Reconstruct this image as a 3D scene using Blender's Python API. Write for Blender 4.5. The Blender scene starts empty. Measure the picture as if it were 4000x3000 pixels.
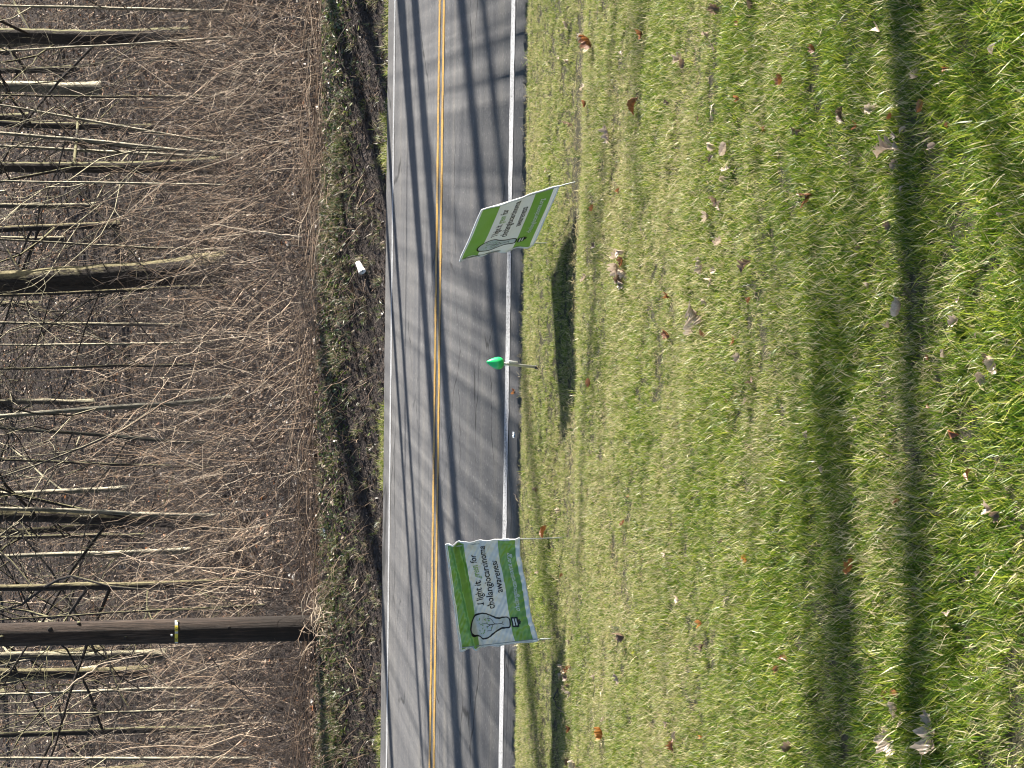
import bpy, math, random
import numpy as np
from mathutils import Vector, Matrix
from mathutils.geometry import tessellate_polygon
rng = np.random.default_rng(7)
random.seed(7)
R = math.radians
scene = bpy.context.scene
COL = scene.collection

# ------------------------------------------------------------------ camera, light, exposure
F = 8000.0            # focal length in pixels of the 4000x3000 photograph (short telephoto)
CAMZ = 2.1
PITCH = R(9.4)
cam_d = bpy.data.cameras.new('camera'); cam = bpy.data.objects.new('camera', cam_d); COL.objects.link(cam)
cam_d.sensor_fit = 'HORIZONTAL'; cam_d.sensor_width = 36.0; cam_d.lens = F / 4000 * 36.0
cam_d.clip_start = 0.1; cam_d.clip_end = 1500
fwd = Vector((0, math.cos(PITCH), -math.sin(PITCH))); rgt = Vector((1, 0, 0)); up = rgt.cross(fwd)
# the phone was held on its side: the world's up points to the picture's left
m = Matrix((-up, rgt, -fwd)).transposed().to_4x4(); m.translation = (0, 0, CAMZ)
cam.matrix_world = m
scene.camera = cam

SUN_AZ, SUN_EL = R(13), R(27)      # azimuth measured from +X (along the road) towards +Y (the woods)
w = bpy.data.worlds.new('World'); scene.world = w; w.use_nodes = True
nt = w.node_tree; nt.nodes.clear()
sky = nt.nodes.new('ShaderNodeTexSky'); sky.sky_type = 'NISHITA'; sky.sun_disc = False
sky.sun_elevation = SUN_EL; sky.sun_rotation = R(90) - SUN_AZ
bg = nt.nodes.new('ShaderNodeBackground'); bg.inputs[1].default_value = 0.05
wo = nt.nodes.new('ShaderNodeOutputWorld'); nt.links.new(sky.outputs[0], bg.inputs[0]); nt.links.new(bg.outputs[0], wo.inputs[0])
sun_d = bpy.data.lights.new('sun', 'SUN'); sun_d.energy = 5.0; sun_d.angle = R(0.53); sun_d.color = (1.0, 0.93, 0.82)
sun = bpy.data.objects.new('sun', sun_d); COL.objects.link(sun)
SUNV = Vector((math.cos(SUN_EL) * math.cos(SUN_AZ), math.cos(SUN_EL) * math.sin(SUN_AZ), math.sin(SUN_EL)))
sun.rotation_euler = SUNV.to_track_quat('Z', 'Y').to_euler()
scene.view_settings.view_transform = 'Standard'; scene.view_settings.look = 'None'
scene.view_settings.exposure = 1.85; scene.view_settings.gamma = 1.0; scene.view_settings.use_curve_mapping = False
scene.render.engine = 'CYCLES'
scene.cycles.filter_width = 1.1; scene.cycles.max_bounces = 6; scene.cycles.diffuse_bounces = 2; scene.cycles.transmission_bounces = 4; scene.cycles.transparent_max_bounces = 6

# ------------------------------------------------------------------ coordinates
TH = R(6.0)   # the road runs slightly away to the left
def rw(e, s):            # road coordinates (along, across) -> world x, y
    return e * math.cos(TH) + s * math.sin(TH), -e * math.sin(TH) + s * math.cos(TH)
def es(x, y):
    return x * math.cos(TH) - y * math.sin(TH), x * math.sin(TH) + y * math.cos(TH)
ROAD0, ROAD1 = 12.39, 20.45

def bump(e, s):
    return (0.5 * np.sin(e * 1.3 + s * 0.7 + 1.0) + 0.3 * np.sin(e * 2.9 - s * 2.1) + 0.35 * np.sin(s * 4.3 + e * 0.5 + 2) + 0.2 * np.sin(e * 6.1 + s * 5.3))
LS = [-60, 0, 4, 7, 9.3, 10.15, 10.5, 10.9, 11.4, 12.2, 12.46]
LZ = [1.2, .55, .37, .20, .085, .045, -.01, -.025, .0, -.005, -.055]
WS = [20.38, 20.55, 20.9, 21.5, 22.0, 22.7, 23.3, 25, 30, 38, 46, 60, 80, 110, 170, 400]
WZ = [-.055, -.03, .07, .36, .50, .50, .42, .50, .80, 1.4, 2.6, 5.6, 10.5, 17, 27, 40]
def hgt(x, y):
    e, s = es(np.asarray(x, float), np.asarray(y, float))
    zl = np.interp(s, LS, LZ) + (0.011 * bump(e, s) + .0045 * np.sin(s * 9.7 + 2.3 * np.sin(e * 1.9 + s * .7)) * np.sin(s * 1.9 + e * .8) + .0045 * np.sin(e * 7.3 + s * 11.1) * np.sin(s * 6.7 - e * 9.2)) * np.clip((12.3 - s) / 1.0, 0, 1)
    k = np.clip((s - 20.8) / 1.5, 0, 1); k2 = np.clip((s - 26) / 20, 0, 1)
    zw = np.interp(s, WS, WZ) + 0.035 * k * bump(e, s) + 0.35 * k2 * (np.sin(e * .21 + s * .13) + .6 * np.sin(e * .47 - s * .31 + 1))
    return np.where(s < 16, zl, zw)
def ray(X, Y):
    """direction of the photograph's pixel (X, Y), as slopes over forward distance"""
    a = ((3000 - Y) - 1500) / F; b = (X - 2000) / F
    yd = math.cos(PITCH) - b * math.sin(PITCH); zd = -math.sin(PITCH) - b * math.cos(PITCH)
    return a / yd, zd / yd
def at(X, Y, y):
    kx, kz = ray(X, Y); return Vector((kx * y, y, CAMZ + kz * y))
def onground(X, Y, y0=3.0, y1=90):
    kx, kz = ray(X, Y); ys = np.arange(y0, y1, 0.01)
    hz = hgt(kx * ys, ys); e, s = es(kx * ys, ys)
    hz = np.where((s > ROAD0) & (s < ROAD1), 0.0, hz)
    i = int(np.argmax(CAMZ + kz * ys < hz)) or len(ys) - 1
    return Vector((kx * ys[i], ys[i], float(hz[i])))

# ------------------------------------------------------------------ materials
def mat(name, fn=None, rough=0.8, color=(.5, .5, .5), spec=0.3):
    M = bpy.data.materials.new(name); M.use_nodes = True
    n = M.node_tree.nodes; l = M.node_tree.links
    b = n['Principled BSDF']; b.inputs['Base Color'].default_value = (*color, 1)
    b.inputs['Roughness'].default_value = rough; b.inputs['Specular IOR Level'].default_value = spec
    if fn: fn(n, l, b, M)
    return M
def noise(n, l, scale, detail=4, rough=.6, vec=None, stretch=None):
    t = n.new('ShaderNodeTexNoise'); t.inputs['Scale'].default_value = scale; t.inputs['Detail'].default_value = detail; t.inputs['Roughness'].default_value = rough
    if vec is None:
        vec = n.new('ShaderNodeTexCoord').outputs['Object']
    if stretch:
        mp = n.new('ShaderNodeMapping'); mp.inputs['Scale'].default_value = stretch; l.new(vec, mp.inputs[0]); vec = mp.outputs[0]
    l.new(vec, t.inputs['Vector']); return t.outputs['Fac']
def ramp(n, l, fac, stops):
    r = n.new('ShaderNodeValToRGB'); e = r.color_ramp.elements
    while len(e) < len(stops): e.new(0.5)
    for k, (p, c) in enumerate(stops):
        e[k].position = p; e[k].color = (*c, 1) if len(c) == 3 else c
    l.new(fac, r.inputs[0]); return r.outputs[0]
def mixc(n, l, f, a, b, mode='MIX'):
    x = n.new('ShaderNodeMix'); x.data_type = 'RGBA'; x.blend_type = mode
    for i, v in ((0, f), (6, a), (7, b)):
        if isinstance(v, (int, float)): x.inputs[i].default_value = v
        elif isinstance(v, tuple): x.inputs[i].default_value = (*v, 1)
        else: l.new(v, x.inputs[i])
    return x.outputs[2]
def math_(n, l, op, a, b=None, clamp=False):
    x = n.new('ShaderNodeMath'); x.operation = op; x.use_clamp = clamp
    for i, v in ((0, a), (1, b)):
        if v is None: continue
        if isinstance(v, (int, float)): x.inputs[i].default_value = v
        else: l.new(v, x.inputs[i])
    return x.outputs[0]
def bumpn(n, l, b, h, strength=.5, dist=.01):
    x = n.new('ShaderNodeBump'); x.inputs['Strength'].default_value = strength; x.inputs['Distance'].default_value = dist
    l.new(h, x.inputs['Height']); l.new(x.outputs[0], b.inputs['Normal'])
def attr(n, name, typ='GEOMETRY', out='Fac'):
    a = n.new('ShaderNodeAttribute'); a.attribute_name = name; a.attribute_type = typ; return a.outputs[out]
def thin(n, l, b, M, colout, trans=.45, gloss=.12, rough=.45):
    """leaf-like: diffuse + translucent + a little gloss"""
    d = n.new('ShaderNodeBsdfDiffuse'); t = n.new('ShaderNodeBsdfTranslucent'); g = n.new('ShaderNodeBsdfGlossy'); g.inputs['Roughness'].default_value = rough
    for q in (d, t): l.new(colout, q.inputs['Color'])
    a = n.new('ShaderNodeMixShader'); a.inputs[0].default_value = trans; l.new(d.outputs[0], a.inputs[1]); l.new(t.outputs[0], a.inputs[2])
    c = n.new('ShaderNodeMixShader'); c.inputs[0].default_value = gloss; l.new(a.outputs[0], c.inputs[1]); l.new(g.outputs[0], c.inputs[2])
    l.new(c.outputs[0], n['Material Output'].inputs[0]); n.remove(b)

def f_asphalt(n, l, b, M):
    # object axes: x along the road, y across it
    agg = noise(n, l, 30, 4, .8); fine = noise(n, l, 300, 2, .6)
    track = noise(n, l, 1.0, 5, .6, stretch=(.06, 3.2, 1)); patch = noise(n, l, .9, 4)
    streak = noise(n, l, 1.0, 4, .7, stretch=(.35, 22, 1))
    c = ramp(n, l, track, [(.33, (.070, .074, .084)), (.5, (.108, .110, .120)), (.68, (.18, .17, .158))])
    c = mixc(n, l, .5, c, ramp(n, l, patch, [(.35, (.062, .062, .067)), (.65, (.105, .102, .098))]))
    c = mixc(n, l, .16, c, ramp(n, l, streak, [(.35, (.05, .05, .053)), (.62, (.125, .12, .112))]))
    c = mixc(n, l, math_(n, l, 'MULTIPLY', ramp(n, l, agg, [(.58, (0, 0, 0)), (.66, (1, 1, 1))]), .7), c, (.26, .25, .235))
    c = mixc(n, l, math_(n, l, 'MULTIPLY', ramp(n, l, agg, [(.33, (1, 1, 1)), (.41, (0, 0, 0))]), .75), c, (.022, .022, .024))
    # thin lengthwise cracks
    v = n.new('ShaderNodeTexVoronoi'); v.feature = 'DISTANCE_TO_EDGE'; v.inputs['Scale'].default_value = 1.1
    mp = n.new('ShaderNodeMapping'); mp.inputs['Scale'].default_value = (.35, 1.0, 1); tc = n.new('ShaderNodeTexCoord')
    w_ = n.new('ShaderNodeTexNoise'); w_.inputs['Scale'].default_value = 3; l.new(tc.outputs['Object'], w_.inputs['Vector'])
    sub = n.new('ShaderNodeVectorMath'); sub.operation = 'MULTIPLY_ADD'; sub.inputs[1].default_value = (.35, .35, 0)
    l.new(w_.outputs['Color'], sub.inputs[0]); l.new(tc.outputs['Object'], sub.inputs[2]); l.new(sub.outputs[0], mp.inputs[0]); l.new(mp.outputs[0], v.inputs['Vector'])
    crk = ramp(n, l, v.outputs['Distance'], [(.004, (1, 1, 1)), (.011, (0, 0, 0))])
    gate = ramp(n, l, noise(n, l, .8, 3), [(.47, (0, 0, 0)), (.53, (1, 1, 1))])
    c = mixc(n, l, math_(n, l, 'MULTIPLY', math_(n, l, 'MULTIPLY', crk, gate), .8), c, (.018, .018, .018))
    l.new(c, b.inputs['Base Color'])
    h = math_(n, l, 'ADD', agg, math_(n, l, 'MULTIPLY', fine, .4)); bumpn(n, l, b, h, .8, .010)
M_ASPH = mat('asphalt', f_asphalt, .78, spec=.35)
def f_paint(col, worn):
    def f(n, l, b, M):
        a = noise(n, l, 85, 4, .75); p = noise(n, l, 3, 4)
        k = ramp(n, l, math_(n, l, 'ADD', math_(n, l, 'MULTIPLY', a, .75), math_(n, l, 'MULTIPLY', p, .25)), [(worn, (1, 1, 1)), (worn + .07, (0, 0, 0))])
        tone = ramp(n, l, noise(n, l, 5, 4), [(.3, tuple(x * .82 for x in col)), (.7, col)])
        c = mixc(n, l, k, tone, (.09, .088, .085)); l.new(c, b.inputs['Base Color']); bumpn(n, l, b, a, .5, .006)
    return f
M_WHITE = mat('road_white', f_paint((.42, .425, .435), .42), .6)
M_YELL = mat('road_yellow', f_paint((.50, .30, .065), .43), .6)

def f_soil(n, l, b, M):
    a = noise(n, l, 9, 6, .7); c = noise(n, l, 60, 3, .7)
    l.new(mixc(n, l, .5, ramp(n, l, a, [(.3, (.018, .020, .008)), (.7, (.06, .055, .03))]), ramp(n, l, c, [(.35, (.02, .022, .01)), (.7, (.10, .085, .05))])), b.inputs['Base Color'])
    bumpn(n, l, b, math_(n, l, 'ADD', a, c), 1, .02)
M_SOIL = mat('lawn_soil', f_soil, .95)
def f_wood_floor(n, l, b, M):
    a = noise(n, l, 3, 5, .7); c = noise(n, l, 16, 4, .75); d = noise(n, l, 45, 2)
    k = mixc(n, l, .55, ramp(n, l, a, [(.3, (.018, .014, .012)), (.7, (.055, .042, .037))]), ramp(n, l, c, [(.3, (.005, .004, .004)), (.5, (.035, .027, .024)), (.66, (.17, .13, .11))]))
    l.new(k, b.inputs['Base Color']); bumpn(n, l, b, math_(n, l, 'ADD', c, d), 1, .06)
M_FLOOR = mat('leaf_litter_ground', f_wood_floor, .95)

def f_grass(n, l, b, M):
    br = attr(n, 'br'); dry = attr(n, 'dry', 'INSTANCER')
    g = ramp(n, l, br, [(0, (.03, .07, .006)), (.35, (.072, .148, .011)), (.7, (.165, .245, .020)), (.9, (.32, .37, .042)), (1, (.48, .48, .09))])
    s = ramp(n, l, attr(n, 'br2'), [(0, (.22, .17, .07)), (.5, (.44, .37, .19)), (1, (.66, .58, .36))])
    k = ramp(n, l, math_(n, l, 'ADD', attr(n, 'br2'), math_(n, l, 'SUBTRACT', dry, .5)), [(.64, (0, 0, 0)), (.70, (1, 1, 1))])
    c = mixc(n, l, k, g, s)
    thin(n, l, b, M, c, .40, .025, .35)
M_GRASS = mat('grass_blades', f_grass)
def f_weed(n, l, b, M):
    br = attr(n, 'br')
    c = ramp(n, l, br, [(0, (.03, .055, .014)), (.25, (.085, .13, .022)), (.45, (.23, .26, .06)), (.5, (.10, .07, .045)), (.75, (.27, .20, .13)), (1, (.52, .43, .31))])
    thin(n, l, b, M, c, .35, .08)
M_WEED = mat('verge_blades', f_weed)

def f_litter(n, l, b, M):
    br = attr(n, 'br')
    c = ramp(n, l, br, [(0, (.018, .013, .011)), (.3, (.06, .042, .036)), (.55, (.155, .105, .080)), (.8, (.36, .27, .205)), (.95, (.56, .46, .37)), (1, (.40, .16, .06))])
    thin(n, l, b, M, c, .25, .06)
M_LITTER = mat('litter_leaves', f_litter)
def f_twig(n, l, b, M):
    br = attr(n, 'br')
    l.new(ramp(n, l, br, [(0, (.02, .016, .015)), (.3, (.07, .05, .042)), (.55, (.20, .135, .09)), (.8, (.42, .31, .22)), (1, (.70, .585, .45))]), b.inputs['Base Color'])
M_TWIG = mat('twigs', f_twig, .7)
def f_bark(dark, light, moss=None, sunside_amt=.5):
    def f(n, l, b, M):
        a = noise(n, l, 6, 5, .7, stretch=(3.5, 3.5, .5)); q = noise(n, l, 30, 3, .7, stretch=(1, 1, .3))
        c = ramp(n, l, a, [(.3, dark), (.7, light)])
        c = mixc(n, l, .35, c, ramp(n, l, q, [(.35, tuple(x * .35 for x in dark)), (.65, light)]))
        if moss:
            # lichen and moss plus a painted-in sunlit side, sunward only, broken up by noise
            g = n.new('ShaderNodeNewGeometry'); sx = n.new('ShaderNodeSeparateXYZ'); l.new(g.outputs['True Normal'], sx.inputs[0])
            mk = ramp(n, l, math_(n, l, 'ADD', math_(n, l, 'MULTIPLY', sx.outputs[0], .75), noise(n, l, 4, 5, .7, stretch=(1, 1, .35))), [(1.2 - sunside_amt, (0, 0, 0)), (1.32 - sunside_amt, (1, 1, 1))])
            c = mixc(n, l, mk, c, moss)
        l.new(c, b.inputs['Base Color']); bumpn(n, l, b, math_(n, l, 'ADD', a, q), 1, .03)
    return f
M_BARK = {
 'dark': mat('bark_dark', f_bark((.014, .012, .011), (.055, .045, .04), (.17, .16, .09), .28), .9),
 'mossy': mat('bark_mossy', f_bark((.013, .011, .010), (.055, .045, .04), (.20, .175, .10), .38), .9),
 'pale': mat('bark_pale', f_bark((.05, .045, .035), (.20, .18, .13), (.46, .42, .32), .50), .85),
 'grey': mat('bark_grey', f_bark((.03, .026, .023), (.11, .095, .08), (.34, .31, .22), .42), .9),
}
def f_pole(n, l, b, M):
    a = noise(n, l, 5, 6, .7, stretch=(6, 6, .35)); q = noise(n, l, 20, 4, .7, stretch=(5, 5, .25)); p = noise(n, l, 1.6, 4)
    c = ramp(n, l, a, [(.34, (.010, .008, .007)), (.54, (.032, .023, .020)), (.72, (.12, .095, .08))])
    c = mixc(n, l, .4, c, ramp(n, l, q, [(.38, (.008, .006, .006)), (.62, (.11, .075, .055))]))
    # darker towards the foot
    sx = n.new('ShaderNodeSeparateXYZ'); tc = n.new('ShaderNodeTexCoord'); l.new(tc.outputs['Object'], sx.inputs[0])
    k = ramp(n, l, math_(n, l, 'ADD', math_(n, l, 'MULTIPLY', sx.outputs[2], -.30), math_(n, l, 'MULTIPLY', p, 1.2)), [(.08, (0, 0, 0)), (.42, (1, 1, 1))])
    c = mixc(n, l, math_(n, l, 'MULTIPLY', k, .85), c, (.018, .014, .012))
    l.new(c, b.inputs['Base Color']); bumpn(n, l, b, math_(n, l, 'ADD', a, q), .9, .02)
M_POLE = mat('weathered_pole', f_pole, .85)

def plain(name, col, rough=.5, metal=0, spec=.4):
    M = mat(name, None, rough, col, spec); M.node_tree.nodes['Principled BSDF'].inputs['Metallic'].default_value = metal; return M
def f_ink(col, trans):
    def f(n, l, b, M):
        cc = ramp(n, l, noise(n, l, 30, 3), [(.3, tuple(x * .9 for x in col)), (.7, col)])
        thin(n, l, b, M, cc, trans * .35, .04, .35)
    return f
M_INK = mat('ink_black', f_ink((.012, .012, .014), .1)); M_INKW = mat('ink_white', f_ink((.78, .80, .78), .4))
M_FILMW = mat('film_white', f_ink((.68, .70, .70), .15)); M_INKG = mat('ink_green', f_ink((.26, .44, .16), .4)); M_HEM = mat('hem_white', f_ink((.80, .82, .84), .5))
def f_banner(n, l, b, M):
    uv = n.new('ShaderNodeUVMap'); sx = n.new('ShaderNodeSeparateXYZ'); l.new(uv.outputs[0], sx.inputs[0]); v = sx.outputs[1]
    r = n.new('ShaderNodeValToRGB'); r.color_ramp.interpolation = 'CONSTANT'; e = r.color_ramp.elements
    white = (.66, .68, .68, 1); green = (.125, .31, .02, 1); edge = (.78, .80, .80, 1)
    st = [(0, edge), (.055, green), (.29, white), (.755, green), (.975, edge)]
    while len(e) < len(st): e.new(.5)
    for k, (p, c) in enumerate(st): e[k].position = p; e[k].color = c
    l.new(v, r.inputs[0])
    # side margins of the print
    u = sx.outputs[0]; mk = math_(n, l, 'ADD', math_(n, l, 'LESS_THAN', u, .014), math_(n, l, 'GREATER_THAN', u, .988), True)
    c = mixc(n, l, mk, r.outputs[0], edge[:3])
    c = mixc(n, l, math_(n, l, 'MULTIPLY', noise(n, l, 12, 4), .22), c, (.42, .42, .36))
    thin(n, l, b, M, c, .035, .08, .32)
M_BANNER = mat('banner_film', f_banner)
M_WIRE = plain('wire', (.30, .32, .31), .45, .6)

# ------------------------------------------------------------------ mesh helpers
class MB:
    def __init__(s): s.v = []; s.f3 = []; s.f4 = []; s.n = 0; s.a = []
    def add(s, v, f, br=None):
        v = np.asarray(v, float).reshape(-1, 3); f = np.asarray(f, int) + s.n
        (s.f4 if f.shape[1] == 4 else s.f3).append(f); s.v.append(v); s.n += len(v)
        s.a.append(np.full(len(v), random.random() if br is None else br) if np.isscalar(br) or br is None else np.asarray(br))
    def tube(s, pts, rad, sides=6, br=None, cap=True):
        P = np.asarray(pts, float); n = len(P); rad = np.broadcast_to(np.asarray(rad, float), (n,))
        T = np.gradient(P, axis=0); T /= np.linalg.norm(T, axis=1)[:, None] + 1e-9
        ref = np.array([0.31, 0.95, 0.05]) if abs(T[0, 2]) > .7 else np.array([0.02, 0.05, 1.0])
        U = np.cross(T, ref); U /= np.linalg.norm(U, axis=1)[:, None] + 1e-9; W = np.cross(T, U)
        a = np.arange(sides) * 2 * math.pi / sides
        V = P[:, None] + rad[:, None, None] * (np.cos(a)[None, :, None] * U[:, None] + np.sin(a)[None, :, None] * W[:, None])
        i = np.arange(n - 1)[:, None] * sides; j = np.arange(sides)[None]; k = (j + 1) % sides
        f = np.stack([i + j, i + k, i + sides + k, i + sides + j], -1).reshape(-1, 4)
        s.add(V.reshape(-1, 3), f, br)
        if cap and sides > 3:
            for q, base, t in ((0, 0, P[0]), (1, (n - 1) * sides, P[-1])):
                vv = np.vstack([V.reshape(-1, 3)[base:base + sides], t]); jj = np.arange(sides)
                s.add(vv, np.stack([jj, (jj + 1) % sides, np.full(sides, sides)], -1), br if np.isscalar(br) else 0.5)
    def build(s, name, M, parent=None, smooth=False, link=True):
        me = bpy.data.meshes.new(name); V = np.vstack(s.v)
        f4 = np.vstack(s.f4) if s.f4 else np.zeros((0, 4), int); f3 = np.vstack(s.f3) if s.f3 else np.zeros((0, 3), int)
        me.vertices.add(len(V)); me.vertices.foreach_set('co', V.ravel())
        lp = np.concatenate([f4.ravel(), f3.ravel()]); me.loops.add(len(lp)); me.loops.foreach_set('vertex_index', lp.astype(np.int32))
        me.polygons.add(len(f4) + len(f3))
        st = np.concatenate([np.arange(len(f4)) * 4, len(f4) * 4 + np.arange(len(f3)) * 3]); me.polygons.foreach_set('loop_start', st.astype(np.int32))
        me.update(calc_edges=True); me.validate()
        at_ = me.attributes.new('br', 'FLOAT', 'POINT'); at_.data.foreach_set('value', np.concatenate(s.a).astype(np.float32))
        if smooth: me.polygons.foreach_set('use_smooth', np.ones(len(me.polygons), bool))
        me.materials.append(M); o = bpy.data.objects.new(name, me)
        if link: COL.objects.link(o)
        if parent: o.parent = parent
        return o
def empty(name, loc, label=None, cat=None, group=None):
    o = bpy.data.objects.new(name, None); o.location = loc; o.empty_display_size = .1; COL.objects.link(o)
    tag(o, label, cat, group); return o
def tag(o, label=None, cat=None, group=None, kind=None):
    if label: o['label'] = label
    if cat: o['category'] = cat
    if group: o['group'] = group
    if kind: o['kind'] = kind
    return o
def lathe(mb, prof, sides=20, M=None, br=.5):
    a = np.arange(sides) * 2 * math.pi / sides
    V = np.array([[r * np.cos(a), r * np.sin(a), np.full(sides, z)] for r, z in prof]).transpose(0, 2, 1).reshape(-1, 3)
    if M is not None: V = V @ np.array(M.to_3x3()).T + np.array(M.translation)
    n = len(prof); i = np.arange(n - 1)[:, None] * sides; j = np.arange(sides)[None]; k = (j + 1) % sides
    mb.add(V, np.stack([i + j, i + k, i + sides + k, i + sides + j], -1).reshape(-1, 4), br)

# ------------------------------------------------------------------ ground sheets
def sheet(name, es_lines, s_lines, M, zoff=0, road=False):
    E, S = np.meshgrid(es_lines, s_lines); x = E * math.cos(TH) + S * math.sin(TH); y = -E * math.sin(TH) + S * math.cos(TH)
    z = np.zeros_like(x) + zoff if road else hgt(x, y) + zoff
    mb = MB(); ne = len(es_lines); i = np.arange(len(s_lines) - 1)[:, None] * ne; j = np.arange(ne - 1)[None]
    V = np.stack([E, S, z], -1) if road else np.stack([x, y, z], -1)
    mb.add(V.reshape(-1, 3), np.stack([i + j, i + j + 1, i + ne + j + 1, i + ne + j], -1).reshape(-1, 4), .5)
    o = mb.build(name, M, smooth=True)
    if road: o.rotation_euler[2] = -TH
    o['kind'] = 'structure'; return o
def seg(*parts):
    out = []
    for a, b, st in parts: out += list(np.arange(a, b, st))
    return np.array(out + [parts[-1][1]])
eL = seg((-300, -40, 20), (-40, -5, 1.0), (-5, 5, .08), (5, 40, 1.0), (40, 300, 20))
sheet('lawn_ground', eL, seg((-200, -10, 10), (-10, 3, 1), (3, 12.46, .05)), M_SOIL)
eW = seg((-400, -60, 20), (-60, -14, 1.5), (-14, 14, .3), (14, 60, 1.5), (60, 400, 20))
sheet('woodland_ground', eW, seg((20.38, 24, .06), (24, 40, .3), (40, 110, 1.0), (110, 400, 12)), M_FLOOR)

# road slab, real thickness, in road axes (object rotated so that x runs along it)
def slab(name, s0, s1, z, M, th=None, e0=-300, e1=300, jag=0):
    mb = MB(); ex = seg((e0, -6, 6), (-6, 6, .06), (6, e1, 6)) if jag else np.array([e0, -50, -10, 10, 50, e1], float)
    n = len(ex); j0 = s0 + jag * rng.normal(0, 1, n); j1 = s1 + jag * rng.normal(0, 1, n)
    rows = [(j0, z), (j1, z)]
    if th: rows = [(j0, z - th), (j0, z), (j1, z), (j1, z - th)]
    V = np.array([[ex, np.broadcast_to(sv, n), np.full(n, zz)] for sv, zz in rows]).transpose(0, 2, 1)
    i = np.arange(len(rows) - 1)[:, None] * n; j = np.arange(n - 1)[None]
    mb.add(V.reshape(-1, 3), np.stack([i + j, i + j + 1, i + n + j + 1, i + n + j], -1).reshape(-1, 4), .5)
    o = mb.build(name, M); o.rotation_euler[2] = -TH; return o
road = slab('road', ROAD0, ROAD1, 0, M_ASPH, .12, jag=.012); tag(road, kind='structure')
for nm, sc, wd, M in (('edge_line', 12.79, .155, M_WHITE), ('centre_line', 16.16, .115, M_YELL), ('centre_line', 16.42, .115, M_YELL), ('edge_line', 19.80, .135, M_WHITE)):
    o = slab(nm, sc - wd / 2, sc + wd / 2, .004, M, jag=.005); o.parent = road; o.rotation_euler = (0, 0, 0)
base = MB(); base.add([[-1200, -1200, -2.5], [1200, -1200, -2.5], [1200, 1200, -2.5], [-1200, 1200, -2.5]], [[0, 1, 2, 3]], .5)
tag(base.build('ground', M_SOIL), kind='structure')

# ------------------------------------------------------------------ instanced ground cover
def blades(nb, rad, h0, h1, wd, lean, seed, segs=2, dirbias=None):
    r = np.random.default_rng(seed); mb = MB(); vs = []; fs = []; br = []; b2 = []
    for k in range(nb):
        a = r.uniform(0, 6.283); d = rad * math.sqrt(r.uniform()); px, py = d * math.cos(a), d * math.sin(a)
        h = r.uniform(h0, h1); t = r.uniform(0, 6.283); L = lean * r.uniform(.3, 1.5) * h; ta = r.uniform(0, 6.283)
        dx, dy = L * math.cos(t), L * math.sin(t)
        if dirbias is not None: dx += dirbias[0] * h; dy += dirbias[1] * h
        wx, wy = math.cos(ta) * wd / 2, math.sin(ta) * wd / 2; n0 = len(vs)
        for q in range(segs):
            f = q / segs; c = f ** 1.7; ww = 1 - .35 * f
            vs.append((px + dx * c - wx * ww, py + dy * c - wy * ww, h * f * (1 - .25 * f * lean) - .004)); vs.append((px + dx * c + wx * ww, py + dy * c + wy * ww, h * f * (1 - .25 * f * lean) - .004))
        vs.append((px + dx, py + dy, h * (1 - .25 * lean)))
        for q in range(segs - 1): fs += [(n0 + 2 * q, n0 + 2 * q + 1, n0 + 2 * q + 3), (n0 + 2 * q, n0 + 2 * q + 3, n0 + 2 * q + 2)]
        fs.append((n0 + 2 * segs - 2, n0 + 2 * segs - 1, n0 + 2 * segs)); c1, c2 = r.uniform(), r.uniform()
        br += [c1] * (2 * segs + 1); b2 += [c2] * (2 * segs + 1)
    mb.add(vs, fs, br); return mb, np.array(b2, np.float32)
def protos(name, n, M, **kw):
    c = bpy.data.collections.new(name)
    for k in range(n):
        mb, b2 = blades(seed=k + hash(name) % 97 if False else k * 13 + len(name), **kw)
        o = mb.build('%s_%02d' % (name, k), M, link=False); a = o.data.attributes.new('br2', 'FLOAT', 'POINT'); a.data.foreach_set('value', b2); c.objects.link(o)
    return c
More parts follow.
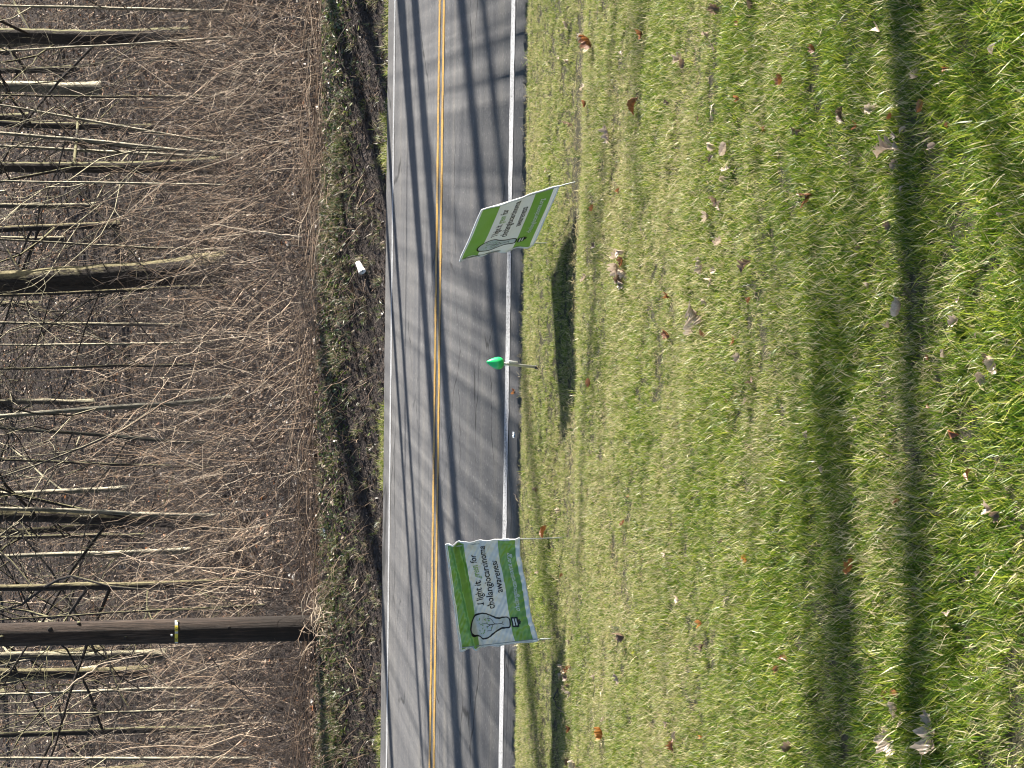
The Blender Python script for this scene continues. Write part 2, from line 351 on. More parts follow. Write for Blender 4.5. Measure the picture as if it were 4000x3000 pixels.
def scatter(name, P, coll, nproto, scl, tilt=.12, dry=None, kind='stuff'):
    n = len(P); me = bpy.data.meshes.new(name); me.vertices.add(n); me.vertices.foreach_set('co', np.asarray(P, np.float32).ravel())
    rot = np.stack([rng.normal(0, tilt, n), rng.normal(0, tilt, n), rng.uniform(0, 6.283, n)], -1).astype(np.float32)
    for nm, typ, dat in (('rot', 'FLOAT_VECTOR', rot.ravel()), ('scl', 'FLOAT', np.asarray(scl, np.float32)), ('idx', 'INT', rng.integers(0, nproto, n).astype(np.int32)), ('dry', 'FLOAT', (np.full(n, .5) if dry is None else dry).astype(np.float32))):
        a = me.attributes.new(nm, typ, 'POINT'); a.data.foreach_set('vector' if typ == 'FLOAT_VECTOR' else 'value', dat)
    o = bpy.data.objects.new(name, me); COL.objects.link(o); o['kind'] = kind
    g = bpy.data.node_groups.new(name + '_nodes', 'GeometryNodeTree'); g.interface.new_socket('Geometry', in_out='INPUT', socket_type='NodeSocketGeometry'); g.interface.new_socket('Geometry', in_out='OUTPUT', socket_type='NodeSocketGeometry')
    N = g.nodes; L = g.links; gi = N.new('NodeGroupInput'); go = N.new('NodeGroupOutput'); ip = N.new('GeometryNodeInstanceOnPoints'); ci = N.new('GeometryNodeCollectionInfo')
    ci.inputs[0].default_value = coll; ci.inputs['Separate Children'].default_value = True; ci.inputs['Reset Children'].default_value = True
    def na(nm, typ):
        x = N.new('GeometryNodeInputNamedAttribute'); x.data_type = typ; x.inputs[0].default_value = nm; return x.outputs[0]
    er = N.new('FunctionNodeEulerToRotation')
    L.new(gi.outputs[0], ip.inputs['Points']); L.new(ci.outputs[0], ip.inputs['Instance']); ip.inputs['Pick Instance'].default_value = True
    L.new(na('idx', 'INT'), ip.inputs['Instance Index']); L.new(na('rot', 'FLOAT_VECTOR'), er.inputs[0]); L.new(er.outputs[0], ip.inputs['Rotation']); L.new(na('scl', 'FLOAT'), ip.inputs['Scale'])
    L.new(ip.outputs[0], go.inputs[0]); md = o.modifiers.new('scatter', 'NODES'); md.node_group = g
    return o

# lawn grass: short by the road, longer near the camera
NT = 54000
ss = np.sqrt(rng.uniform(3.0 ** 2, 12.43 ** 2, NT * 2)); ee = rng.uniform(-1, 1, NT * 2) * (.21 * ss + 1.0)
x, y = ee * math.cos(TH) + ss * math.sin(TH), -ee * math.sin(TH) + ss * math.cos(TH)
x += .0; off = rng.uniform(0, 1, NT * 2) < 1.0
x, y, ss, ee = x[:NT], y[:NT], ss[:NT], ee[:NT]
xw = x + 0 * y; 
# keep the strip centred on the view axis
x = x - ss * math.sin(TH); e_, s_ = es(x, y); okk = s_ < 12.40; x, y, e_, s_ = x[okk], y[okk], e_[okk], s_[okk]
z = hgt(x, y)
patch = .5 * np.sin(x * 2.1 + y * 1.7) * np.sin(y * 2.6 - x * 1.3 + 1) + .35 * np.sin(x * 5.7 + y * 4.1 + 2) + rng.normal(0, .18, len(x))
drymid = np.interp(s_, [3, 6, 7.5, 10, 11.5, 12.4], [.30, .34, .44, .50, .46, .50])
dry = np.clip(drymid + .16 * patch, .05, 1)
scl = np.interp(s_, [3, 5, 7, 10, 12.4], [1.25, 1.1, .85, .62, .55]) * (1 + .25 * np.sin(x * 3.1 + 1) * np.sin(y * 3.7) + .22 * np.sin(x * 13.1 + 5 * y) * np.sin(y * 15.7 - 3 * x)) * rng.uniform(.55, 1.45, len(x))
# a hollow of sparser, shorter grass in front of the signs
hollow = np.exp(-((s_ - 10.72) / .16) ** 2) * np.clip((e_ + 2.2) / 1.0, 0, 1)
keep = rng.uniform(0, 1, len(x)) > .55 * hollow; scl = scl * (1 - .55 * hollow)
x, y, z, scl, dry = [q[keep] for q in (x, y, z, scl, dry)]
cg = protos('lawn_tuft', 14, M_GRASS, nb=46, rad=.042, h0=.012, h1=.036, wd=.0022, lean=.75)
scatter('lawn_grass', np.stack([x, y, z], -1), cg, 14, scl, .16, dry)
nd = 15000; ss = np.sqrt(rng.uniform(9, 12.4 ** 2, nd)); xd = rng.uniform(-1, 1, nd) * (.21 * ss + .8); yd = ss; e_, s_ = es(xd, yd); pd = rng.uniform(0, 1, nd) < np.interp(s_, [3, 6, 8, 10.5, 12.3], [.35, .6, 1, 1, .8]) * (.6 + .4 * np.sin(xd * 2.1 + yd * 1.7) * np.sin(yd * 2.6 - xd * 1.3 + 1)) * (s_ < 12.36)
xd, yd, s_ = xd[pd], yd[pd], s_[pd]; cd = protos('straw_tuft', 6, M_GRASS, nb=9, rad=.05, h0=.006, h1=.013, wd=.0028, lean=3.0)
scatter('dry_grass_blades', np.stack([xd, yd, hgt(xd, yd) + np.interp(s_, [3, 7, 12], [.026, .019, .011])], -1), cd, 6, rng.uniform(.7, 1.2, len(xd)) * np.interp(s_, [3, 7, 9], [.6, .8, 1]), .35, np.full(len(xd), 1.2))
# scattered longer tufts
nl = 260; ss = rng.uniform(3.2, 12.3, nl); x = rng.uniform(-1, 1, nl) * (.21 * ss + .6); y = ss.copy(); e_, s_ = es(x, y); k = (s_ < 12.35); x, y = x[k], y[k]
cl = protos('long_tuft', 5, M_GRASS, nb=14, rad=.02, h0=.035, h1=.065, wd=.0028, lean=.9, segs=3)
scatter('long_grass_tufts', np.stack([x, y, hgt(x, y)], -1), cl, 5, rng.uniform(.6, 1.15, len(x)), .2, np.full(len(x), .36))

# far verge: fringe of green at the asphalt, weeds on the bank's crest, litter on its face
cw = protos('verge_tuft', 8, M_WEED, nb=22, rad=.07, h0=.05, h1=.15, wd=.007, lean=.9)
n1 = 2600; e1 = rng.uniform(-9, 9, n1); dens = .5 + .5 * np.sin(e1 * 1.7) + .4 * np.sin(e1 * 4.3 + 1); kk = rng.uniform(0, 1.2, n1) < dens - .6; e1 = e1[kk]; s1 = 20.49 + np.abs(rng.normal(0, .05, len(e1)))
x, y = rw(e1, s1); P1 = np.stack([x, y, hgt(x, y)], -1); sc1 = rng.uniform(.45, .95, len(e1))
cw2 = protos('fringe_tuft', 6, M_GRASS, nb=22, rad=.07, h0=.05, h1=.15, wd=.006, lean=.8)
scatter('verge_edge_grass', P1, cw2, 6, sc1, .2, np.full(len(e1), .5))
n2 = 5200; e2 = rng.uniform(-10, 10, n2); s2 = 21.68 + rng.normal(0, .20, n2); d2 = .26 + .34 * np.sin(e2 * 1.1 + 2) + .3 * np.sin(e2 * 3.1 + s2 * 3) - .05 * (e2 < -2); kk = rng.uniform(0, 1, n2) < d2; e2, s2 = e2[kk], s2[kk]
x, y = rw(e2, s2); n5 = 1500; e5 = rng.uniform(-9, 9, n5); s5 = rng.uniform(20.6, 22.3, n5); x5, y5 = rw(e5, s5); scatter('bank_face_weeds', np.stack([x5, y5, hgt(x5, y5)], -1), cw, 8, rng.uniform(.3, .8, n5), .5)
scatter('bank_weeds', np.stack([x, y, hgt(x, y)], -1), cw, 8, rng.uniform(.3, .85, len(e2)), .4)

# leaf litter: bent quads
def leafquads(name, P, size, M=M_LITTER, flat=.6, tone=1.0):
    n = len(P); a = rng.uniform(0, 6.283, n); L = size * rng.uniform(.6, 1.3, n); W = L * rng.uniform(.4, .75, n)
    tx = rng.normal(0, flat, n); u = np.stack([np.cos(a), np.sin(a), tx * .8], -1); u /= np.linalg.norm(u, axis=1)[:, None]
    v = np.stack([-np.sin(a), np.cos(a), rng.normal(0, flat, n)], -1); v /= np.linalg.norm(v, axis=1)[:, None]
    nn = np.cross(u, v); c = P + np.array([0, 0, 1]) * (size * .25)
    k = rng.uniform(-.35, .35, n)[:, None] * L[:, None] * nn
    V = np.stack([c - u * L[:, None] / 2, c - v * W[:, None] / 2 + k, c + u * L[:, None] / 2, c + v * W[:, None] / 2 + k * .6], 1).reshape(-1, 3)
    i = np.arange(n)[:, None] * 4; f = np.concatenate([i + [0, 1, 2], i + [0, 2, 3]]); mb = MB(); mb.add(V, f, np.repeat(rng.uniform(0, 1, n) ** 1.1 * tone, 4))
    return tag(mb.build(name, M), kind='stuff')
n = 120000; s3 = 23 + (rng.uniform(0, 1, n) ** 1.25) * 62; e3c = s3 * math.tan(TH) * -1; e3 = rng.uniform(-1, 1, n) * (.235 * s3 + 1.5)
x3 = e3; y3 = s3.copy(); leafquads('woodland_leaf_litter', np.stack([x3, y3, hgt(x3, y3)], -1), .115)
n = 17000; e4 = rng.uniform(-8, 8, n); s4 = rng.uniform(20.55, 23.4, n); x, y = rw(e4, s4); leafquads('bank_leaf_litter', np.stack([x, y, hgt(x, y)], -1), .042, tone=np.interp(s4, [20.5, 21.2, 21.7, 22.4], [.5, .45, .95, 1.0]))  # litter painted darker on the bank face in place of its shade

n = 5500; e6 = rng.uniform(-8, 8, n); s6 = rng.normal(21.65, .24, n); x, y = rw(e6, s6); leafquads('bank_ivy', np.stack([x, y, hgt(x, y) + .02], -1), .048, M_WEED, .8, tone=rng.choice([.12, .3, .48, 1.0], n, p=[.40, .15, .1, .35]))
# ------------------------------------------------------------------ thin stems
def cane(mb, p, az, lean, L, r, br, arch=0.0, segs=6, sides=3, kink=.03, twigs=0):
    pts = [np.array(p, float)]; d = lean
    for k in range(segs):
        st = L / segs; dirv = np.array([math.cos(az) * math.sin(d), math.sin(az) * math.sin(d), math.cos(d)])
        pts.append(pts[-1] + dirv * st + rng.normal(0, kink * st * 3, 3)); d += arch / segs
        az += rng.normal(0, .12)
    P = np.array(pts); mb.tube(P, np.linspace(r, r * .3, len(P)), sides, br, cap=False)
    for t in range(twigs):
        k = rng.integers(1, segs); q = P[k]; cane(mb, q, az + rng.uniform(-2.6, 2.6), rng.uniform(.4, 1.4), L * rng.uniform(.15, .4), r * .5, br, rng.normal(0, .4), 4, 3, kink * 1.3, 0)
    return P
# bramble thicket along the crest
mb = MB()
for k in range(4300):
    e, s = rng.uniform(-8.5, 8.5), 22.35 + abs(rng.normal(0, 1.6)) ** 1.0 * 1.3
    x, y = rw(e, s); br = rng.uniform(.0, .16) if rng.uniform() > .29 + .055 * e else rng.uniform(.6, 1.0); side = 1 if e > -1 else -1
    az = rng.choice([rng.uniform(0, 6.283), rng.normal(math.pi * 1.05, .5)], p=[.75, .25]) if True else 0
    hk = 1.0 + .25 * math.sin(e * 1.9) + .2 * math.sin(e * 4.7 + 1)
    cane(mb, (x, y, hgt(x, y)), az, abs(rng.normal(.4, .45)), rng.uniform(.3, 1.3) * hk, rng.uniform(.002, .0045) * (1.25 if br > .5 else 1), br, rng.uniform(-.3, 1.9), 6, 3, .06, int(rng.integers(0, 4)))
for k in range(420):   # stems lying along the crest
    e, s = rng.uniform(-8, 8), rng.normal(22.3, .14)
    x, y = rw(e, s); br = np.clip(rng.normal(.72 if e > -2 else .45, .12), .1, 1)
    cane(mb, (x, y, hgt(x, y) + rng.uniform(.02, .2)), rng.choice([0, math.pi]) - TH + rng.normal(0, .25), rng.uniform(1.3, 1.65), rng.uniform(.4, 1.5), rng.uniform(.003, .007), br, 0, 7, 3, .05, 1)
tag(mb.build('bramble_thicket', M_TWIG), kind='stuff')
mb = MB()
for k in range(1500):  # dead stems leaning down the bank towards the road
    e, s = rng.uniform(-8, 8), rng.uniform(20.8, 22.4)
    if e > 0 and rng.uniform() < .55: continue
    x, y = rw(e, s); cane(mb, (x, y, hgt(x, y)), rng.normal(-1.9, .7), rng.uniform(.5, 1.3), rng.uniform(.15, .6), rng.uniform(.0018, .004), np.clip(rng.normal(.42, .18), 0, 1), rng.uniform(0, .7), 5, 3, .04, 1)
tag(mb.build('dead_bank_stems', M_TWIG), kind='stuff')
mb = MB()
for k in range(4200):  # saplings and shoots through the wood
    y = 25 + 38 * rng.uniform() ** 1.2; x = rng.uniform(-1, 1) * (.235 * y + 1); br = rng.uniform(0, .15) if rng.uniform() < .64 else rng.uniform(.55, 1.0)
    cane(mb, (x, y, hgt(x, y)), (rng.normal(math.pi * .95, .9) if k % 5 < 2 else rng.uniform(0, 6.283)), abs(rng.normal(.4, .4)), rng.uniform(.5, 3.2), rng.uniform(.003, .009), br, rng.uniform(-.4, .9), 7, 3, .06, int(rng.integers(1, 5)))
tag(mb.build('undergrowth_stems', M_TWIG), kind='stuff')

# ------------------------------------------------------------------ trees
def branch(mb, p, d, L, r, depth, br):
    n = 6; pts = [np.array(p)]; d = np.array(d, float)
    for k in range(n):
        d = d + rng.normal(0, .2, 3) + np.array([0, 0, .04]); d /= np.linalg.norm(d); pts.append(pts[-1] + d * L / n)
    mb.tube(np.array(pts), np.linspace(r, r * .25, n + 1), 5 if r > .02 else 3, br, cap=False)
    if depth:
        for k in range(3 if depth > 1 else 3):
            i = rng.integers(1, n); dd = d + rng.normal(0, .75, 3); dd /= np.linalg.norm(dd)
            branch(mb, pts[i], dd, L * rng.uniform(.35, .6), r * .5, depth - 1, br)
def tree(base, lean, r0, H, kind, label, cat='tree', group=None, nbr=14, first=.22, depth=2, bend=None, name='bare_tree', sides=12):
    t = empty(name, base, label, cat, group); n = 16
    ks = np.linspace(0, 1, n); P = np.zeros((n, 3)); P[:, 2] = ks * H - .15
    P[:, 0] = lean[0] * ks * H; P[:, 1] = lean[1] * ks * H
    wob = np.cumsum(rng.normal(0, .010 * H / 10, (n, 2)), 0); wob[:2] = 0; P[:, :2] += wob
    if bend: P[:, 0] += bend * np.sin(ks * 2.6) * 1.0
    rad = r0 * (1 - .8 * ks) ** .9; rad[0] *= 1.5; rad[1] *= 1.0
    # extra rings low down so that the trunk in view is round and knobbly
    kk = np.linspace(0, 1, 60); PP = np.stack([np.interp(kk, ks, P[:, i]) for i in range(3)], -1); rr = np.interp(kk, ks, rad) * (1 + rng.normal(0, .035, 60))
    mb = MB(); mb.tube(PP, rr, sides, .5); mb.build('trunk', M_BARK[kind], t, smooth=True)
    cb = MB()
    for k in range(nbr):
        f = rng.uniform(first, .97); i = f * 59; p = PP[int(i)]; a = rng.uniform(0, 6.283); el = rng.uniform(.1, .9)
        branch(cb, p, (math.cos(a) * math.cos(el), math.sin(a) * math.cos(el), math.sin(el)), H * (1 - f) * .5 + .12 * H, min(max(rr[int(i)] * .5, .010), .032), depth, .3)
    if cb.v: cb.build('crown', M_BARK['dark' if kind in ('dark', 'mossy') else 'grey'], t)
    return t
def woodtree(X0, Y0, Xb, Yb, wpx, kind, label, H=None, nbr=10, name='bare_tree', depth=1, yy=None):
    """trunk seen from photo pixel (Xb, Yb) at its foot up to (X0, Y0); wpx is its width there"""
    g = onground(Xb, Yb) if yy is None else None
    if yy is not None:
        kx, _ = ray(Xb, Yb); g = Vector((kx * yy, yy, float(hgt(kx * yy, yy))))
    top = at(X0, Y0, g.y); dz = max(top.z - g.z, .5); kx0 = (top.x - g.x) / dz
    # straight line through the two seen points, down to the ground
    bb = at(Xb, Yb, g.y); kx0 = (top.x - bb.x) / max(top.z - bb.z, .5)
    g = Vector((bb.x - kx0 * (bb.z - g.z), g.y, g.z)); r = wpx / F * g.y / 2
    H = H or min(20, 6 + r * 60)
    return tree(g, (kx0 * .9, rng.normal(0, .01)), r / (1 - .8 * .12), H, kind, label, nbr=nbr, name=name, depth=depth, first=.12)
TR = [
 # X0, Y0, Xb, Yb, width, bark, label, distance or None
 (0, 1105, 860, 1050, 98, 'mossy', 'broad dark oak trunk with yellow-green moss down its sunny edge', 36, 'oak_tree'),
 (0, 135, 720, 150, 62, 'dark', 'thick dark trunk standing past the forked tree at the sunny end of the wood', 40, 'bare_tree'),
 (0, 655, 860, 645, 46, 'dark', 'dark trunk with a stubby fork, pale saplings leaning across it', 37, 'bare_tree'),
 (0, 515, 840, 602, 17, 'pale', 'slender pale tree leaning away from the forked trunk, brightest in the wood', 35, 'bare_tree'),
 (0, 573, 520, 600, 15, 'pale', 'slim pale sapling rising close beside the dark forked trunk', 38, 'bare_tree'),
 (90, 415, 700, 535, 12, 'pale', 'thin pale sapling slanting up beside the brightest leaning tree', 36, 'bare_tree'),
 (0, 482, 600, 505, 28, 'dark', 'straight dark trunk behind the pale leaning saplings', 46, 'bare_tree'),
 (0, 1632, 930, 1552, 21, 'pale', 'pale curved tree between the oak and the pole, lit all along one side', 34, 'bare_tree'),
 (0, 1664, 830, 1738, 16, 'grey', 'grey-green sapling crossing behind the pale curved tree', 36, 'bare_tree'),
 (120, 2020, 870, 2045, 48, 'mossy', 'wide pale-edged trunk, thickest between the curved tree and the pole', 38, 'bare_tree'),
 (260, 1994, 760, 2014, 18, 'pale', 'narrow pale stem almost touching the wide pale-edged trunk', 36, 'bare_tree'),
 (0, 2179, 680, 2152, 20, 'pale', 'short-looking bright trunk, very straight, second beyond the utility pole', 42, 'bare_tree'),
 (0, 2284, 1000, 2277, 32, 'mossy', 'upright tree with a bright rim and dark face, first beside the utility pole', 32, 'bare_tree'),
 (190, 2420, 1080, 2360, 9, 'dark', 'thin dark wavy sapling almost touching the utility pole', 29, 'sapling'),
 (0, 2555, 900, 2560, 34, 'grey', 'dim greenish trunk behind brush on the shaded side of the pole', 44, 'bare_tree'),
 (60, 2722, 700, 2692, 14, 'pale', 'thin pale stem in the shaded corner past the pole', 38, 'bare_tree'),
 (0, 2882, 880, 2845, 26, 'dark', 'dark tree with a bent base in the shaded corner past the pole', 36, 'bare_tree'),
 (0, 2962, 1060, 2966, 15, 'pale', 'straight lit sapling, outermost on the shaded side of the pole', 31, 'bare_tree'),
 (0, 204, 420, 176, 10, 'pale', 'pale twig-thin sapling crossing the thick dark trunk', 34, 'sapling'),
 (0, 942, 860, 978, 11, 'grey', 'thin dark sapling just on the sunny side of the mossy oak', 36, 'sapling'),
 (60, 718, 1000, 728, 10, 'pale', 'thin lit sapling between the forked trunk and the oak', 32, 'sapling'),
 (0, 803, 640, 806, 20, 'grey', 'faint pale-streaked trunk far behind, midway from fork to oak', 52, 'bare_tree'),
 (0, 893, 620, 873, 26, 'mossy', 'moss-streaked trunk behind, close before the mossy oak', 50, 'bare_tree'),
 (0, 368, 760, 378, 10, 'dark', 'thin dark sapling between the thick trunk and the straight dark trunk', 38, 'sapling'),
 (0, 20, 640, 38, 13, 'pale', 'pale sapling at the sunny end of the wood beyond the thick trunk', 36, 'sapling'),
 (0, 1158, 830, 1118, 15, 'mossy', 'mossy vine-like stem running up the shaded edge of the oak', 35.6, 'bare_tree'),
 (100, 1262, 760, 1272, 14, 'grey', 'grey stem first on the shaded side of the mossy oak', 44, 'bare_tree'),
 (200, 1345, 860, 1340, 11, 'pale', 'short pale slanting stem between the oak and the curved tree', 38, 'sapling'),
 (0, 1574, 600, 1572, 22, 'grey', 'dim grey trunk far behind the pale curved tree', 54, 'bare_tree'),
 (0, 1790, 900, 1832, 12, 'dark', 'thin dark stem midway from the curved tree to the wide trunk', 36, 'sapling'),
 (0, 1935, 640, 1900, 20, 'pale', 'pale-streaked trunk far behind, just before the wide pale-edged trunk', 50, 'bare_tree'),
 (0, 2105, 650, 2090, 16, 'dark', 'dark narrow trunk between the wide and the bright straight trunks', 48, 'bare_tree'),
 (0, 2640, 620, 2640, 22, 'dark', 'dark trunk far behind the shaded brush past the pole', 54, 'bare_tree'),
 (0, 2790, 900, 2770, 10, 'grey', 'thin grey sapling before the bent dark tree', 33, 'sapling'),
 (0, 275, 560, 262, 22, 'dark', 'dark trunk far behind the thick trunk and its thin neighbour', 54, 'bare_tree'),
 (0, 1440, 900, 1420, 11, 'dark', 'thin dark sapling before the pale curved tree', 35, 'sapling'),
]
for X0, Y0, Xb, Yb, wpx, kd, lb, yy, nm in TR:
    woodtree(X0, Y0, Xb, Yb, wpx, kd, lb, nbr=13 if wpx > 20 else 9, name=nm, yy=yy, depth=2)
# farther trunks in the gaps
for k in range(26):
    y = rng.uniform(48, 82); x = rng.uniform(-1, 1) * (.2 * y + 1)
    Yp = 1500 - x / y * F; kd = ['dark', 'grey', 'pale', 'mossy'][k % 4]
    near = min((('the thick dark trunk', 140), ('the forked trunk', 650), ('the mossy oak', 1080), ('the pale curved tree', 1600), ('the wide pale-edged trunk', 2030), ('the utility pole', 2452), ('the bent dark tree', 2860)), key=lambda q: abs(q[1] - Yp))
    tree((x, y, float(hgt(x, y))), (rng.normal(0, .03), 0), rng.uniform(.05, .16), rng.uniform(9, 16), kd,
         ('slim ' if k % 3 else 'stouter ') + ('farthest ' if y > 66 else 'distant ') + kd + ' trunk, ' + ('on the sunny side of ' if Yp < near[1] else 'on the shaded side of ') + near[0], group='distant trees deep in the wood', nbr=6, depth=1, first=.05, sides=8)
mb = MB()
for k in range(520):   # shrubs massed round the feet of the nearer trees
    y = rng.uniform(27, 40); x = rng.uniform(-1, 1) * (.23 * y + 1); z = float(hgt(x, y))
    for q in range(int(rng.integers(3, 8))):
        br = rng.uniform(0, .15) if rng.uniform() < .68 else rng.uniform(.6, 1.0)
        cane(mb, (x + rng.normal(0, .1), y + rng.normal(0, .1), z), rng.uniform(0, 6.283), abs(rng.normal(.5, .35)), rng.uniform(.4, 1.9), rng.uniform(.0025, .006), br, rng.normal(.2, .6), 7, 3, .07, int(rng.integers(1, 5)))
tag(mb.build('woodland_shrubs', M_TWIG), kind='stuff')
# roadside trees just outside the frame that throw the shadow bands over road and lawn
BAND = [(1830, 0, .30), (1925, 0, .18), (1583, 0, .27), (1557, 1400, .12), (1700, 1500, .24), (1851, 2540, .26), (1506, 2321, .2), (1640, 2100, .12)]
for (X, Y, r) in BAND:
    p = at(X, Y, 1); k = CAMZ / (CAMZ - p.z); px, py = p.x * k, k; jx, jy = rng.normal(0, .04), rng.normal(0, .05); lx, ly = .37 + jx, -.52 + jy
    dx, dy = lx - math.cos(SUN_AZ) / math.tan(SUN_EL), ly - math.sin(SUN_AZ) / math.tan(SUN_EL)   # how the shadow moves per metre of height
    h = (23.4 + abs(rng.normal(0, 1)) - py) / -dy; h = max(h, (7.5 - px) / -dx); bx, by = px - dx * h, py - dy * h
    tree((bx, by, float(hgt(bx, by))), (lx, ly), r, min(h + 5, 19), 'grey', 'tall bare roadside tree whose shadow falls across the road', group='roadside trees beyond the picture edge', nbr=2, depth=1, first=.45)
# unseen yard tree beside the lawn, its limbs added to shade the near grass
yt = tree((9.6, 5.0, float(hgt(9.6, 5.0))), (.02, .05), .16, 11, 'grey', 'unseen yard tree beside the lawn, limbs added to shade the grass', nbr=7, depth=1, first=.5, name='unseen_yard_tree')
mbl = MB()
def shade_limb(mb, Xa, Ya, Xb, Yb, ha, hb, r):  # unseen limb shaped backwards from the lawn shade it casts
    a, b = onground(Xa, Ya), onground(Xb, Yb); X0_ = Xa
    A = np.array(a + SUNV * (ha / SUNV.z)); B = np.array(b + SUNV * (hb / SUNV.z))
    P = np.array([A + (B - A) * t + np.array([0, 0, .03 * math.sin(7 * t + X0_)]) for t in np.linspace(0, 1, 10)]) - np.array(yt.location)
    mb.tube(P, r * rng.uniform(.6, 1.35, 10), 8, .5)
    root = np.array([0.1, 0.1, A[2] - yt.location.z - 1.2]); mb.tube([root, (root + P[0]) / 2 + np.array([0, 0, .25]), P[0]], [r * 1.4, r * 1.2, r], 8, .5)
def shade_twigs(mb, X, Y, sx, sy, h, n, r=.011):  # added unseen twig clumps, there only to shade patches of lawn
    g = onground(X, Y); c = np.array(g + SUNV * (h / SUNV.z)) - np.array(yt.location)
    for k in range(n):
        p = c + np.array([rng.normal(0, sx), rng.normal(0, sy), rng.normal(0, .25)]); d = rng.normal(0, 1, 3); d /= np.linalg.norm(d)
        mb.tube([p, p + d * .12 + rng.normal(0, .02, 3), p + d * .26], [r, r * .9, r * .4], 4, .5)
        if k % 6 == 0: mb.tube([p, (p + c) / 2 + np.array([0, 0, .1]), c], [.004, .005, .006], 3, .5)
    mb.tube([c, c * .5 + np.array([0, 0, 1.0]), np.array([.1, .1, c[2] * .8])], [.006, .008, .01], 4, .5)
shade_limb(mbl, 3530, -500, 3640, 3300, 4.8, 6.0, .075)
shade_limb(mbl, 3575, -500, 3660, 3300, 6.6, 7.9, .03)
shade_limb(mbl, 2420, -100, 2225, 3200, 4.6, 6.4, .03)
for X, Y, sx, sy, n in ((3600, 150, .10, .05, 22), (3590, 1400, .16, .05, 30), (3500, 1500, .10, .10, 16), (3640, 2300, .12, .05, 22), (3650, 2900, .12, .06, 22), (3280, 2700, .25, .10, 70), (3270, 2400, .25, .10, 50), (3300, 2050, .22, .09, 44), (3330, 1750, .22, .07, 26), (3620, 600, .14, .06, 26), (3120, 1500, .22, .09, 22), (2950, 2400, .3, .12, 22), (3330, 250, .16, .1, 20), (2480, 300, .3, .12, 26), (2600, 2700, .3, .14, 18), (2330, 1000, .3, .07, 24), (3000, 330, .2, .1, 14)):
    shade_twigs(mbl, X, Y, sx, sy, rng.uniform(5.5, 7), n)
mbl.build('shade_casters', M_BARK['grey'], yt, smooth=True)

# ------------------------------------------------------------------ utility pole
PY = 22.55; pg = at(1262, 2452, PY); pgz = float(hgt(pg.x, PY)); pr = 47.5 / F * PY
up_ = empty('utility_pole', (pg.x, PY, pgz), 'weathered brown wooden utility pole with yellow number tags', 'utility pole')
n = 60; zs = np.linspace(-.3, 9.5, n); rr = pr * np.interp(zs, [0, 9.5], [1.07, .72]) * (1 + rng.normal(0, .012, n))
mb = MB(); mb.tube(np.stack([zs * -.003, zs * 0, zs], -1), rr, 24, .5); mb.build('shaft', M_POLE, up_, smooth=True)
tg = at(689, 2452, PY - pr); tz = tg.z - pgz; rt = float(np.interp(tz, [0, 9.5], [pr * 1.07, pr * .72])) + .004
def poletag(name, a0, a1, z0, z1, M, off):
    mb = MB(); A = np.linspace(a0, a1, 10); V = []
    for z in (z0, z1): V += [((rt + off) * math.sin(a), -(rt + off) * math.cos(a), z) for a in A]
    mb.add(V, [(i, i + 1, 11 + i, 10 + i) for i in range(9)], .5); return mb.build(name, M, up_)
M_TAGM = plain('tag_metal', (.42, .44, .47), .4, .7); M_TAGY = plain('tag_yellow', (.62, .52, .06), .5)
poletag('tag_strip', -1.1, 1.0, tz - .017, tz + .017, M_TAGM, .004)
t1 = poletag('number_tag', -.85, -.12, tz - .017, tz + .017, M_TAGY, .009); t2 = poletag('number_tag', .05, .5, tz - .017, tz + .017, M_TAGY, .009)
mb = MB(); lathe(mb, [(0, 0), (.012, 0), (.012, .008), (0, .010)], 12, Matrix.Translation((-.03, -rt - .012, tz + .05)) @ Matrix.Rotation(R(90), 4, 'X')); mb.build('white_nail_marker', plain('marker_white', (.8, .8, .78)), up_)
for zz, aa, rr_ in ((2.9, .5, .03), (2.1, -.4, .026), (2.6, 1.0, .025), (1.0, .3, .022), (1.55, .9, .02), (3.4, -.2, .03)):
    mb = MB(); q = pr * .98; lathe(mb, [(rr_, -.012), (rr_ * .7, .012), (0, .014)], 8, Matrix.Translation((q * math.sin(aa), -q * math.cos(aa), zz)) @ Matrix.Rotation(aa, 4, 'Z') @ Matrix.Rotation(R(90), 4, 'X'))
    mb.build('knot', M_BARK['dark'], up_)
def textmesh(body, size, shear=0, bold=0.0):
    c = bpy.data.curves.new('t', 'FONT'); c.body = body; c.size = size; c.shear = shear; c.offset = bold; c.resolution_u = 3
    o = bpy.data.objects.new('t', c); COL.objects.link(o); bpy.context.view_layer.update()
    me = bpy.data.meshes.new_from_object(o.evaluated_get(bpy.context.evaluated_depsgraph_get())); bpy.data.objects.remove(o); bpy.data.curves.remove(c)
    V = np.array([v.co[:] for v in me.vertices]); Fs = []
    for p in me.polygons:
        vs = list(p.vertices)
        for i in range(1, len(vs) - 1): Fs.append((vs[0], vs[i], vs[i + 1]))
    bpy.data.meshes.remove(me); return V, np.array(Fs)
for body, a0, par in (('592', -.78, t1), ('53', .12, t2)):
    V, Fs = textmesh(body, .034, 0, .0006); th = a0 + V[:, 0] / rt; q = rt + .0115
    mb = MB(); mb.add(np.stack([q * np.sin(th), -q * np.cos(th), tz - .012 + V[:, 1]], -1), Fs, .5); mb.build('lettering', M_INK, par)

